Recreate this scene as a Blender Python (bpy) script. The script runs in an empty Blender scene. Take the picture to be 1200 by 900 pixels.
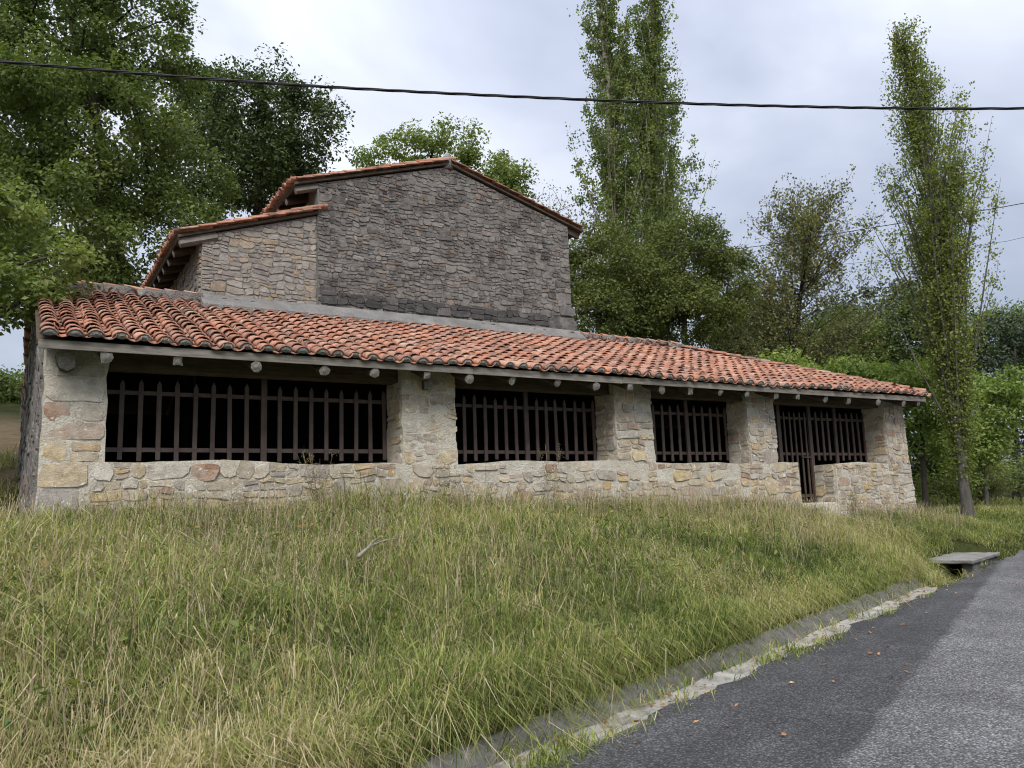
import bpy, bmesh, math, random
import numpy as np
from mathutils import Matrix, Vector, noise as mnoise

random.seed(7); rng = np.random.default_rng(7)
scene = bpy.context.scene
COL = scene.collection

# ------------------------------------------------------------------ camera
YAW, PITCH, ROLL, FPX = 0.547095, 0.150773, -0.035712, 966.02
CAM = np.array([0.0, 0.0, 1.55])
def cam_axes():
    cy, sy, cp, sp = math.cos(YAW), math.sin(YAW), math.cos(PITCH), math.sin(PITCH)
    fw = np.array([sy*cp, cy*cp, sp]); rt = np.array([cy, -sy, 0.0]); up = np.cross(rt, fw)
    c, s = math.cos(ROLL), math.sin(ROLL)
    return np.array([c*rt+s*up, -s*rt+c*up, fw])
AX = cam_axes()
cam_data = bpy.data.cameras.new('camera'); cam_data.sensor_width = 36.0
cam_data.lens = FPX/1200.0*36.0; cam_data.clip_start = 0.05; cam_data.clip_end = 3000
cam = bpy.data.objects.new('camera', cam_data); COL.objects.link(cam)
cam.matrix_world = Matrix(((AX[0][0], AX[1][0], -AX[2][0], CAM[0]), (AX[0][1], AX[1][1], -AX[2][1], CAM[1]),
                           (AX[0][2], AX[1][2], -AX[2][2], CAM[2]), (0, 0, 0, 1)))
scene.camera = cam
def ray(u, v): return AX.T @ np.array([(u-600)/FPX, (450-v)/FPX, 1.0])
def at(u, v, depth): return CAM + ray(u, v)*depth
def onY(u, v, Y): d = ray(u, v); return CAM + d*(Y/d[1])
def px(P):
    c = (np.asarray(P, float)-CAM) @ AX.T
    z = np.maximum(c[..., 2], 1e-3)
    return np.stack([600+FPX*c[..., 0]/z, 450-FPX*c[..., 1]/z, c[..., 2]], -1)

# ------------------------------------------------------------------ sky, sun, exposure
SUN_AZ_VEC = Vector((-0.45, -0.62, 0.80)).normalized()      # towards the (veiled) sun
world = bpy.data.worlds.new('World'); scene.world = world; world.use_nodes = True
wn, wl = world.node_tree.nodes, world.node_tree.links
for n in list(wn): wn.remove(n)
w_out = wn.new('ShaderNodeOutputWorld'); w_bg = wn.new('ShaderNodeBackground'); w_bg.inputs['Strength'].default_value = 0.1
sky = wn.new('ShaderNodeTexSky'); sky.sky_type = 'NISHITA'; sky.sun_disc = False
sky.sun_elevation = math.asin(SUN_AZ_VEC.z); sky.sun_rotation = math.atan2(SUN_AZ_VEC.x, SUN_AZ_VEC.y)
sky.air_density = 1.0; sky.dust_density = 2.0
tc = wn.new('ShaderNodeTexCoord')
mp = wn.new('ShaderNodeMapping'); mp.inputs['Scale'].default_value = (1.0, 1.0, 1.9); mp.inputs['Location'].default_value = (0.35, 0.2, 0.55)
wl.new(tc.outputs['Generated'], mp.inputs['Vector'])
cn = wn.new('ShaderNodeTexNoise'); cn.inputs['Scale'].default_value = 2.1; cn.inputs['Detail'].default_value = 5.0; cn.inputs['Roughness'].default_value = 0.48
cn.inputs['Distortion'].default_value = 0.35
wl.new(mp.outputs['Vector'], cn.inputs['Vector'])
cr = wn.new('ShaderNodeValToRGB'); e = cr.color_ramp.elements
e[0].position = 0.36; e[0].color = (2.32, 2.53, 3.15, 1); e[1].position = 0.66; e[1].color = (4.7, 4.85, 5.2, 1)
m_ = e.new(0.5); m_.color = (3.25, 3.46, 4.06, 1)
wl.new(cn.outputs['Fac'], cr.inputs['Fac'])
sx = wn.new('ShaderNodeSeparateXYZ'); wl.new(tc.outputs['Generated'], sx.inputs['Vector'])
ov = wn.new('ShaderNodeMapRange'); ov.inputs['From Min'].default_value = 0.0; ov.inputs['From Max'].default_value = 1.0
ov.inputs['To Min'].default_value = 0.56; ov.inputs['To Max'].default_value = 1.68      # overcast skies brighten towards the zenith
wl.new(sx.outputs['Z'], ov.inputs['Value'])
vm = wn.new('ShaderNodeVectorMath'); vm.operation = 'SCALE'
wl.new(cr.outputs['Color'], vm.inputs[0]); wl.new(ov.outputs['Result'], vm.inputs['Scale'])
mx = wn.new('ShaderNodeMixRGB'); mx.inputs['Fac'].default_value = 0.85
wl.new(sky.outputs['Color'], mx.inputs['Color1']); wl.new(vm.outputs['Vector'], mx.inputs['Color2'])
wl.new(mx.outputs['Color'], w_bg.inputs['Color']); wl.new(w_bg.outputs['Background'], w_out.inputs['Surface'])

sun_data = bpy.data.lights.new('sun', 'SUN'); sun_data.energy = 1.5; sun_data.angle = math.radians(28); sun_data.color = (1.0, 0.96, 0.90)
sun = bpy.data.objects.new('sun', sun_data); COL.objects.link(sun); sun.location = (-20, -25, 40)
sun.rotation_euler = (-SUN_AZ_VEC).to_track_quat('-Z', 'Y').to_euler()
scene.view_settings.view_transform = 'Standard'; scene.view_settings.look = 'None'
scene.view_settings.exposure = 1.18; scene.view_settings.gamma = 1.0; scene.view_settings.use_curve_mapping = False
scene.render.engine = 'CYCLES'
scene.cycles.use_denoising = True; scene.cycles.filter_width = 1.1
scene.cycles.max_bounces = 6; scene.cycles.diffuse_bounces = 3; scene.cycles.glossy_bounces = 2; scene.cycles.transmission_bounces = 3
scene.cycles.transparent_max_bounces = 4; scene.cycles.use_adaptive_sampling = True; scene.cycles.adaptive_threshold = 0.02

# ------------------------------------------------------------------ helpers
def link(o, parent=None, label=None, cat=None, group=None, kind=None):
    if o.name not in COL.objects: COL.objects.link(o)
    if parent is not None: o.parent = parent
    if label: o['label'] = label
    if cat: o['category'] = cat
    if group: o['group'] = group
    if kind: o['kind'] = kind
    return o
def empty(name, loc, **k):
    o = bpy.data.objects.new(name, None); o.location = loc; o.empty_display_size = 0.3
    link(o, **k); bpy.context.view_layer.update(); return o
def fastmesh(name, V, F, mat, smooth=False, fattr=None, mats=None, midx=None):
    """V (N,3); F list of (M,k) index arrays (k = 3 or 4)"""
    V = np.asarray(V, np.float32).reshape(-1, 3)
    if not isinstance(F, (list, tuple)): F = [F]
    F = [np.asarray(f, np.int32) for f in F if len(f)]
    me = bpy.data.meshes.new(name)
    nl = sum(f.size for f in F); npoly = sum(len(f) for f in F)
    me.vertices.add(len(V)); me.vertices.foreach_set('co', V.ravel())
    me.loops.add(nl); me.polygons.add(npoly)
    me.loops.foreach_set('vertex_index', np.concatenate([f.ravel() for f in F]))
    tot = np.concatenate([np.full(len(f), f.shape[1], np.int32) for f in F])
    st = np.concatenate([[0], np.cumsum(tot)[:-1]]).astype(np.int32)
    me.polygons.foreach_set('loop_start', st)
    me.update(calc_edges=True); me.validate()
    if fattr:
        for k, a in fattr.items():
            at_ = me.attributes.new(k, 'FLOAT', 'FACE'); at_.data.foreach_set('value', np.asarray(a, np.float32))
    if mats:
        for m in mats: me.materials.append(m)
        me.polygons.foreach_set('material_index', np.asarray(midx, np.int32))
    else: me.materials.append(mat)
    me.polygons.foreach_set('use_smooth', np.full(npoly, bool(smooth)))
    return me
def mobj(name, me, parent=None, **k):
    o = bpy.data.objects.new(name, me)
    link(o, parent, **k)
    if parent is not None: o.matrix_parent_inverse = parent.matrix_world.inverted()
    return o
class MB:
    def __init__(s): s.V = []; s.Q = []; s.T = []; s.n = 0
    def add(s, V, Q=(), T=()):
        V = np.asarray(V, float).reshape(-1, 3); s.V.append(V)
        if len(Q): s.Q.append(np.asarray(Q, int).reshape(-1, 4)+s.n)
        if len(T): s.T.append(np.asarray(T, int).reshape(-1, 3)+s.n)
        s.n += len(V)
    def box(s, c, d, R=None, jit=0.0):
        c = np.asarray(c, float); d = np.asarray(d, float)/2
        P = np.array([[x, y, z] for x in (-1, 1) for y in (-1, 1) for z in (-1, 1)], float)*d
        if jit: P = P + rng.normal(0, jit, P.shape)
        if R is not None: P = P @ np.asarray(R).T
        s.add(P+c, [[0, 1, 3, 2], [4, 6, 7, 5], [0, 4, 5, 1], [2, 3, 7, 6], [0, 2, 6, 4], [1, 5, 7, 3]])
    def tube(s, P, R, n=6, cap=True):
        P = np.asarray(P, float); R = np.broadcast_to(np.asarray(R, float), (len(P),))
        T = np.gradient(P, axis=0); T /= np.linalg.norm(T, axis=1)[:, None]+1e-9
        ref = np.where(np.abs(T[:, 2:3]) > .9, np.array([[1., 0, 0]]), np.array([[0, 0, 1.]]))
        A = np.cross(T, ref); A /= np.linalg.norm(A, axis=1)[:, None]+1e-9; B = np.cross(T, A)
        for i in range(1, len(A)):
            A[i] = A[i-1]-T[i]*(A[i-1]@T[i]); A[i] /= np.linalg.norm(A[i])+1e-9; B[i] = np.cross(T[i], A[i])
        a = np.arange(n)*2*math.pi/n
        V = P[:, None, :]+R[:, None, None]*(np.cos(a)[None, :, None]*A[:, None, :]+np.sin(a)[None, :, None]*B[:, None, :])
        m = len(P); Q = []
        for i in range(m-1):
            for j in range(n):
                k = (j+1) % n; Q.append([i*n+j, i*n+k, (i+1)*n+k, (i+1)*n+j])
        V = V.reshape(-1, 3); T_ = []
        if cap:
            V = np.vstack([V, P[0], P[-1]])
            for j in range(n):
                k = (j+1) % n; T_ += [[m*n, k, j], [m*n+1, (m-1)*n+j, (m-1)*n+k]]
        s.add(V, Q, T_)
    def mesh(s, name, mat, smooth=False):
        F = []
        if s.Q: F.append(np.vstack(s.Q))
        if s.T: F.append(np.vstack(s.T))
        return fastmesh(name, np.vstack(s.V), F, mat, smooth)
    def obj(s, name, mat, parent=None, smooth=False, **k): return mobj(name, s.mesh(name, mat, smooth), parent, **k)
def fnoise(P, scale, seed=0.0):
    return np.array([mnoise.noise(Vector((p[0]*scale+seed, p[1]*scale-seed*.7, p[2]*scale+seed*1.3))) for p in P])
def vnoise2(x, y, seed=0):
    """cheap vectorised smooth noise in [-1,1]"""
    o = np.zeros_like(x)
    r = np.random.default_rng(seed)
    for k in range(7):
        a = r.uniform(0, 2*math.pi); fq = r.uniform(.6, 1.7); ph = r.uniform(0, 6.28)
        o = o+np.sin((x*math.cos(a)+y*math.sin(a))*fq+ph+1.3*np.sin((x*math.sin(a)-y*math.cos(a))*fq*.7+ph*2))
    return o/4.0

# ------------------------------------------------------------------ materials
class Mat:
    def __init__(s, name, rough=0.9, spec=0.2):
        s.m = bpy.data.materials.new(name); s.m.use_nodes = True
        s.n = s.m.node_tree.nodes; s.l = s.m.node_tree.links
        s.b = s.n['Principled BSDF']; s.out = s.n['Material Output']
        s.b.inputs['Roughness'].default_value = rough; s.b.inputs['Specular IOR Level'].default_value = spec
        s.geo = s.n.new('ShaderNodeNewGeometry')
    def pos(s, scale=(1, 1, 1)):
        if scale == (1, 1, 1): return s.geo.outputs['Position']
        mp = s.n.new('ShaderNodeMapping'); mp.inputs['Scale'].default_value = scale
        s.l.new(s.geo.outputs['Position'], mp.inputs['Vector']); return mp.outputs['Vector']
    def noise(s, scale, detail=4, rough=.55, vec=None, dist=0.0):
        t = s.n.new('ShaderNodeTexNoise'); t.inputs['Scale'].default_value = scale; t.inputs['Detail'].default_value = detail
        t.inputs['Roughness'].default_value = rough; t.inputs['Distortion'].default_value = dist
        s.l.new(vec or s.pos(), t.inputs['Vector']); return t.outputs['Fac']
    def voro(s, scale, feature='F1', vec=None):
        t = s.n.new('ShaderNodeTexVoronoi'); t.feature = feature; t.inputs['Scale'].default_value = scale
        s.l.new(vec or s.pos(), t.inputs['Vector']); return t
    def ramp(s, fac, stops, interp='LINEAR'):
        r = s.n.new('ShaderNodeValToRGB'); r.color_ramp.interpolation = interp
        els = r.color_ramp.elements
        while len(els) < len(stops): els.new(0.5)
        for e_, (p, c) in zip(els, stops):
            e_.position = p; e_.color = tuple(c)+(1,) if not np.isscalar(c) else (c, c, c, 1)
        s.l.new(fac, r.inputs['Fac']); return r.outputs['Color']
    def mix(s, fac, a, b, mode='MIX'):
        r = s.n.new('ShaderNodeMixRGB'); r.blend_type = mode
        for sock, v in (('Fac', fac), ('Color1', a), ('Color2', b)):
            if np.isscalar(v): r.inputs[sock].default_value = v if sock == 'Fac' else (v, v, v, 1)
            elif isinstance(v, tuple): r.inputs[sock].default_value = v+(1,)
            else: s.l.new(v, r.inputs[sock])
        return r.outputs['Color']
    def math(s, op, a, b=0.0):
        r = s.n.new('ShaderNodeMath'); r.operation = op
        for i, v in enumerate((a, b)):
            if np.isscalar(v): r.inputs[i].default_value = v
            else: s.l.new(v, r.inputs[i])
        return r.outputs['Value']
    def attr(s, name):
        a = s.n.new('ShaderNodeAttribute'); a.attribute_name = name; return a.outputs['Fac']
    def rand(s):
        oi = s.n.new('ShaderNodeObjectInfo')
        return s.math('FRACT', s.math('ADD', oi.outputs['Random'], s.math('MULTIPLY', s.geo.outputs['Random Per Island'], 7.31)))
    def bump(s, h, strength=.5, dist=.02):
        b = s.n.new('ShaderNodeBump'); b.inputs['Strength'].default_value = strength; b.inputs['Distance'].default_value = dist
        s.l.new(h, b.inputs['Height']); s.l.new(b.outputs['Normal'], s.b.inputs['Normal']); return s
    def color(s, c):
        if isinstance(c, tuple): s.b.inputs['Base Color'].default_value = c+(1,)
        else: s.l.new(c, s.b.inputs['Base Color'])
        return s

def stone_mat(name, stops, lich=(.74, .73, .70), lich_t=.63, dark=(.06, .055, .05), dark_t=.62, smear=None):
    M = Mat(name, .92, .15)
    c = M.ramp(M.rand(), stops)
    c = M.mix(.75, c, M.ramp(M.noise(9, 6, .65), [(.25, .42), (.75, 1.55)]), 'MULTIPLY')
    c = M.mix(.5, c, M.ramp(M.noise(55, 3, .6), [(.3, .6), (.7, 1.3)]), 'MULTIPLY')
    big = M.noise(1.1, 4, .6)
    d = M.math('MULTIPLY', M.ramp(M.noise(5, 6, .7), [(dark_t-.08, 0.), (dark_t+.08, 1.)]), M.ramp(big, [(.35, .0), (.65, .9)]))
    c = M.mix(d, c, dark)
    if smear: c = M.mix(M.ramp(M.noise(2.6, 7, .72, None, .3), [(.42, 0.), (.60, smear[1])]), c, M.ramp(M.noise(6, 5, .6), [(.3, tuple(q*.8 for q in smear[0])), (.7, smear[0])]))
    l = M.ramp(M.noise(7.5, 7, .72), [(lich_t, 0.), (lich_t+.05, .85)])
    c = M.mix(l, c, lich)
    M.color(c).bump(M.math('ADD', M.noise(18, 6, .65), M.noise(70, 3, .6)), .8, .02); return M.m
def mortar_mat(name, a, b, stain, s_lo=.5, s_hi=.72):
    M = Mat(name, .95, .1)
    c = M.ramp(M.noise(3.2, 6, .65), [(.3, a), (.7, b)])
    c = M.mix(.6, c, M.ramp(M.noise(38, 4, .7), [(.3, .62), (.7, 1.3)]), 'MULTIPLY')
    c = M.mix(M.ramp(M.noise(1.3, 6, .7), [(s_lo, 0.), (s_hi, .75)]), c, stain)
    M.color(c).bump(M.math('ADD', M.noise(14, 6, .7), M.noise(45, 4, .6)), 1.0, .03); return M.m
m_stone_porch = stone_mat('porch_stone', [(0, (.34, .30, .25)), (.14, (.52, .43, .28)), (.27, (.27, .225, .185)), (.38, (.52, .48, .41)), (.5, (.47, .31, .13)), (.60, (.36, .34, .31)), (.70, (.33, .20, .13)), (.80, (.42, .37, .30)), (.90, (.52, .39, .20)), (1, (.30, .285, .265))], lich_t=.59, smear=((.60, .56, .49), .5))
m_stone_aisle = stone_mat('aisle_stone', [(0, (.24, .21, .19)), (.25, (.35, .31, .26)), (.45, (.20, .18, .17)), (.6, (.38, .35, .31)), (.75, (.36, .25, .14)), (.88, (.27, .23, .21)), (1, (.33, .31, .29))], lich_t=.66, smear=((.36, .335, .30), .55))
m_stone_nave = stone_mat('nave_stone', [(0, (.12, .108, .10)), (.22, (.20, .183, .168)), (.36, (.09, .083, .08)), (.5, (.25, .225, .20)), (.62, (.15, .135, .125)), (.72, (.25, .175, .125)), (.82, (.17, .155, .145)), (.92, (.10, .093, .09)), (1, (.31, .28, .245))], lich=(.46, .46, .45), lich_t=.64, dark=(.045, .042, .042), dark_t=.50, smear=((.31, .30, .28), .6))
m_stone_base = stone_mat('blackened_base_stone', [(0, (.06, .056, .056)), (.5, (.10, .095, .093)), (.8, (.075, .07, .07)), (1, (.15, .14, .135))], lich=(.42, .42, .41), lich_t=.66)
m_mort_porch = mortar_mat('lime_mortar', (.46, .425, .345), (.65, .615, .535), (.34, .285, .21))
m_mort_aisle = mortar_mat('grey_mortar', (.26, .245, .225), (.38, .36, .33), (.15, .14, .135))
m_mort_nave = mortar_mat('weathered_mortar', (.17, .162, .152), (.28, .265, .248), (.085, .08, .076))
m_cement = mortar_mat('cement_flashing', (.20, .195, .185), (.30, .29, .275), (.12, .118, .11), .45, .75)
M = Mat('interior_shade', .95, .05); M.color(M.ramp(M.noise(4), [(.3, (.010, .009, .009)), (.7, (.020, .018, .016))])); m_inside_shade = M.m  # near-black colour stands in for the deep shade inside the porch
def wood_mat(name, a, b, sc=(2, 30, 30)):
    M = Mat(name, .85, .15)
    g = M.noise(1.0, 5, .65, M.pos(sc), .4)
    c = M.ramp(g, [(.3, a), (.7, b)]); c = M.mix(.5, c, M.ramp(M.noise(6, 4), [(.3, .6), (.7, 1.25)]), 'MULTIPLY')
    M.color(c).bump(g, .5, .01); return M.m
m_wood_grey = wood_mat('weathered_grey_wood', (.11, .10, .085), (.25, .23, .20))
m_wood_dark = wood_mat('aged_brown_wood', (.055, .042, .032), (.12, .095, .072))
m_wood_end = wood_mat('log_end_grain', (.13, .12, .105), (.34, .32, .29), (25, 25, 25))
M = Mat('brown_painted_bar', .55, .35); M.color(M.mix(.6, M.ramp(M.noise(5, 5, .6), [(.3, (.060, .042, .035)), (.7, (.105, .076, .064))]), M.ramp(M.noise(60, 3), [(.3, .75), (.7, 1.2)]), 'MULTIPLY')); m_bar = M.m
# roof tiles
def tile_mat():
    M = Mat('terracotta_tile', .88, .15)
    r = M.rand()
    c = M.ramp(r, [(0, (.37, .145, .085)), (.12, (.50, .225, .14)), (.24, (.42, .175, .105)), (.34, (.30, .15, .105)), (.46, (.52, .26, .175)), (.56, (.47, .19, .10)), (.66, (.38, .205, .145)), (.76, (.54, .30, .21)), (.86, (.26, .14, .10)), (.94, (.46, .23, .15)), (1, (.54, .40, .29))])
    c = M.mix(.6, c, M.ramp(M.noise(14, 6, .7), [(.3, .6), (.7, 1.25)]), 'MULTIPLY')
    c = M.mix(.10, c, (.46, .36, .32))
    big = M.noise(.9, 5, .65)
    dk = M.math('MULTIPLY', M.ramp(M.noise(5, 7, .75), [(.45, 0.), (.60, 1.)]), M.ramp(big, [(.35, .12), (.60, .9)]))
    c = M.mix(dk, c, (.07, .06, .055))
    c = M.mix(M.ramp(M.noise(11, 6, .7), [(.575, 0.), (.66, .65)]), c, (.40, .38, .34))
    M.color(c).bump(M.noise(40, 4), .35, .006); return M.m
m_tile = tile_mat()
M = Mat('dark_metal_cable', .6, .2); M.color((.025, .025, .028)); m_cable = M.m

# ------------------------------------------------------------------ terrain functions
SX, SY = .9488, .3158           # road direction
def sd(X, Y): return SX*X+SY*(Y-3.82), -SY*X+SX*(Y-3.82)
def xy(s, d): return SX*s-SY*d, SY*s+SX*d+3.82
def smooth(a, b, x): t = np.clip((x-a)/(b-a), 0, 1); return t*t*(3-2*t)
def zroad(X): return .02*(np.clip(X, -60, 90)-2)
def gz(X, Y, fine=True):
    X = np.asarray(X, float); Y = np.asarray(Y, float)
    s, d = sd(X, Y); zr = zroad(X)
    zt = 1.42-.5*smooth(8, 18.5, X)
    dF = np.maximum(7.67-.3158*X, 2.7+.0*X); dF = np.minimum(dF, 8.5)
    t = np.clip((d-.15)/(dF-.15), 0, 1)
    z = zr+.12+(zt-zr-.12)*(1-(1-t)**1.65)
    if fine: z = z+(.05*vnoise2(X*1.1, Y*1.1, 3)+.035*vnoise2(X*3.1, Y*3.1, 4))*smooth(.5, 2, d)*(1-smooth(11.2, 11.9, Y)*.7)
    # hillside rising behind on the left, gentle on the right
    kl = 1-smooth(1.0, 9.0, X)
    hill = np.clip(Y-13.2, 0, None)
    hill = np.where(hill < 30, hill, 30+(hill-30)*.25)
    z = z+hill*(.215*kl+.03*(1-kl))*smooth(0, 6, hill)
    z = z+np.clip(X-24, 0, 40)*.03*smooth(2, 10, d)
    z = np.where(d < .19, zr-.22+.34*np.clip((d-.09)/.10, 0, 1), z)
    # open ditch before the culvert slab
    dit = smooth(12.9, 14.4, s)*(1-smooth(17.6, 18.2, s))*smooth(.0, .2, d)*(1-smooth(.6, 1.0, d))
    z = z-.42*dit
    back = np.clip(-d-5.2, 0, None)
    z = z+np.minimum(back*.25, 2.0)*(d < 0)
    return z

# ------------------------------------------------------------------ ground
def breaks(segs):
    o = []
    for a, b, st in segs: o += list(np.arange(a, b-1e-6, st))
    o.append(segs[-1][1]); return np.array(o)
sb = breaks([(-500, -100, 100), (-100, -30, 12), (-30, -8, 2), (-8, 26, .28), (26, 60, 1.5), (60, 120, 10), (120, 600, 80)])
db = breaks([(-400, -100, 75), (-100, -20, 10), (-20, -6, 2), (-6, 0, 1.0), (0, 1.6, .1), (1.6, 9, .25), (9, 24, .6), (24, 60, 2.5), (60, 120, 10), (120, 600, 80)])
S_, D_ = np.meshgrid(sb, db, indexing='ij'); GX, GY = xy(S_, D_)
GZ = gz(GX, GY)
ns, nd = S_.shape
ii = np.arange(ns*nd).reshape(ns, nd)
Q = np.stack([ii[:-1, :-1], ii[1:, :-1], ii[1:, 1:], ii[:-1, 1:]], -1).reshape(-1, 4)
M = Mat('meadow_soil', .97, .05)
c = M.ramp(M.noise(1.4, 6, .65), [(.3, (.025, .034, .011)), (.6, (.05, .058, .02)), (.75, (.09, .072, .04))])
c = M.mix(.7, c, M.ramp(M.noise(22, 5, .7), [(.3, .5), (.7, 1.4)]), 'MULTIPLY')
lm = M.n.new('ShaderNodeSeparateXYZ'); M.l.new(M.geo.outputs['Position'], lm.inputs[0])
bare = M.math('MULTIPLY', M.ramp(lm.outputs['Y'], [(0, 0.), (1, 0.)]), 1.0)
byr = M.n.new('ShaderNodeMapRange'); byr.inputs['From Min'].default_value = 16.5; byr.inputs['From Max'].default_value = 18.5; M.l.new(lm.outputs['Y'], byr.inputs['Value'])
byr2 = M.n.new('ShaderNodeMapRange'); byr2.inputs['From Min'].default_value = 31; byr2.inputs['From Max'].default_value = 27; M.l.new(lm.outputs['Y'], byr2.inputs['Value'])
bxr = M.n.new('ShaderNodeMapRange'); bxr.inputs['From Min'].default_value = 9; bxr.inputs['From Max'].default_value = 6; M.l.new(lm.outputs['X'], bxr.inputs['Value'])
bare = M.math('MULTIPLY', M.math('MULTIPLY', byr.outputs[0], byr2.outputs[0]), bxr.outputs[0])
c = M.mix(bare, c, M.ramp(M.noise(3, 6, .7), [(.3, (.10, .075, .045)), (.7, (.19, .15, .095))]))   # bare, leaf-littered earth under the oaks
M.color(c).bump(M.noise(12, 6, .7), .8, .06); m_ground = M.m
mobj('ground', fastmesh('ground', np.stack([GX, GY, GZ], -1).reshape(-1, 3), Q, m_ground, True), kind='structure')

# road: pale old asphalt, dark newer strip on top
def strip(s0, s1, n, dlo, dhi, nd_, dz):
    s = np.linspace(s0, s1, n) if np.isscalar(n) else n
    V = []
    for k in range(nd_+1):
        t = k/nd_; d = np.array([dlo(x)+(dhi(x)-dlo(x))*t for x in s]); X, Y = xy(s, d)
        V.append(np.stack([X, Y, zroad(X)+dz], -1))
    V = np.stack(V, 1); m = len(s); ii = np.arange(m*(nd_+1)).reshape(m, nd_+1)
    Q = np.stack([ii[:-1, :-1], ii[1:, :-1], ii[1:, 1:], ii[:-1, 1:]], -1).reshape(-1, 4)
    return V.reshape(-1, 3), Q
def asphalt(name):
    M = Mat(name, .85, .22)
    sp = M.n.new('ShaderNodeSeparateXYZ'); M.l.new(M.geo.outputs['Position'], sp.inputs[0])
    # distance across the joint between the newer dark strip and the worn pale lane
    f = M.math('SUBTRACT', sp.outputs['Y'], M.math('ADD', M.math('MULTIPLY', sp.outputs['X'], .462), 1.40))
    f = M.math('ADD', f, M.math('MULTIPLY', M.math('SUBTRACT', M.noise(4.5, 7, .75), .5), .34))
    strip_ = M.ramp(M.math('ADD', M.math('MULTIPLY', f, 2.2), .5), [(.40, 0.), (.60, 1.)])
    base = M.mix(strip_, (.20, .197, .197), (.098, .097, .099))
    base = M.mix(.85, base, M.ramp(M.noise(.9, 7, .7), [(.3, .66), (.7, 1.3)]), 'MULTIPLY')
    rot = M.n.new('ShaderNodeMapping'); rot.vector_type = 'TEXTURE'; rot.inputs['Rotation'].default_value = (0, 0, math.radians(18.4)); rot.inputs['Scale'].default_value = (6.0, .55, 1); M.l.new(M.geo.outputs['Position'], rot.inputs['Vector'])
    base = M.mix(.6, base, M.ramp(M.noise(1.0, 4, .6, rot.outputs['Vector']), [(.35, .72), (.65, 1.25)]), 'MULTIPLY')
    v = M.voro(62); v2 = M.voro(130)
    chip = M.ramp(v.outputs['Color'], [(.25, .5), (.6, .95), (.9, 1.75)])
    c = M.mix(.8, base, chip, 'MULTIPLY')
    c = M.mix(M.ramp(v.outputs['Distance'], [(.35, 0.), (.62, .55)]), c, (.02, .02, .021))
    c = M.mix(.6, c, M.ramp(v2.outputs['Color'], [(.2, .6), (.8, 1.45)]), 'MULTIPLY')
    c = M.mix(M.ramp(M.noise(2.1, 7, .78), [(.60, 0.), (.72, .35)]), c, (.26, .25, .235))
    h = M.math('SUBTRACT', 1.0, v.outputs['Distance'])
    M.color(c).bump(h, 1.0, .010); return M.m
m_asph = asphalt('worn_asphalt')
fine_s = np.concatenate([np.arange(-60, -4, 2), np.arange(-4, 26, .12), np.arange(26, 91, 2)])
edge = lambda x: .03*math.sin(x*3.1)+.035*math.sin(x*7.3+1)+.02*math.sin(x*17)+.05*mnoise.noise(Vector((x*1.3, 0, 0)))
V, Q = strip(0, 0, fine_s, lambda x: -5.0, lambda x: edge(x)-.30, 6, 0.0)
road = mobj('road', fastmesh('road', V, Q, m_asph, True), kind='structure')

# concrete gutter with sloping apron
M = Mat('gutter_concrete', .9, .15)
c = M.ramp(M.noise(2.2, 6, .65), [(.3, (.10, .097, .092)), (.55, (.17, .166, .155)), (.78, (.27, .262, .245))])
c = M.mix(.6, c, M.ramp(M.noise(30, 5, .7), [(.3, .6), (.7, 1.3)]), 'MULTIPLY')
c = M.mix(M.ramp(M.noise(5, 6, .7), [(.50, 0.), (.66, .85)]), c, (.075, .07, .052))
M.color(c).bump(M.noise(25, 6, .7), .7, .02); m_conc = M.m
M = Mat('pale_channel_concrete', .9, .15); c = M.ramp(M.noise(4, 6, .7), [(.3, (.22, .21, .19)), (.6, (.40, .385, .35)), (.8, (.50, .48, .44))]); c = M.mix(M.ramp(M.noise(2.3, 6, .7), [(.52, 0.), (.66, .85)]), c, (.11, .095, .065)); M.color(c).bump(M.noise(30, 5, .7), .6, .015); m_conc_pale = M.m
gs = np.arange(-9, 12.9, .15)
prof = [(-.40, -.12), (-.36, -.012), (-.27, -.03), (-.14, -.05), (-.02, -.05), (.02, -.035), (.08, .02), (.14, .08), (.19, .10), (.30, .0)]
rows = []
for s_ in gs:
    k = 1-.25*smooth(5, 10, s_)
    row = []
    for j, (d_, z_) in enumerate(prof):
        dd = d_ if d_ < .1 else .1+(d_-.1)*k
        X, Y = xy(s_, dd+(.012*math.sin(s_*5+j)+.01*math.sin(s_*13+2*j))); row.append((X, Y, float(zroad(X))+z_+.022*mnoise.noise(Vector((s_*2, d_*6, 0)))+.012*mnoise.noise(Vector((s_*7, d_*12, 3)))))
    rows.append(row)
V = np.array(rows); m, n_ = V.shape[:2]; ii = np.arange(m*n_).reshape(m, n_)
Q = np.stack([ii[:-1, :-1], ii[1:, :-1], ii[1:, 1:], ii[:-1, 1:]], -1).reshape(-1, 4)
mobj('concrete_gutter', fastmesh('concrete_gutter', V.reshape(-1, 3), Q, None, True, mats=[m_conc, m_conc_pale], midx=[1 if 2 <= k_ % (n_-1) <= 4 else 0 for k_ in range(len(Q))]), kind='structure')

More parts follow.
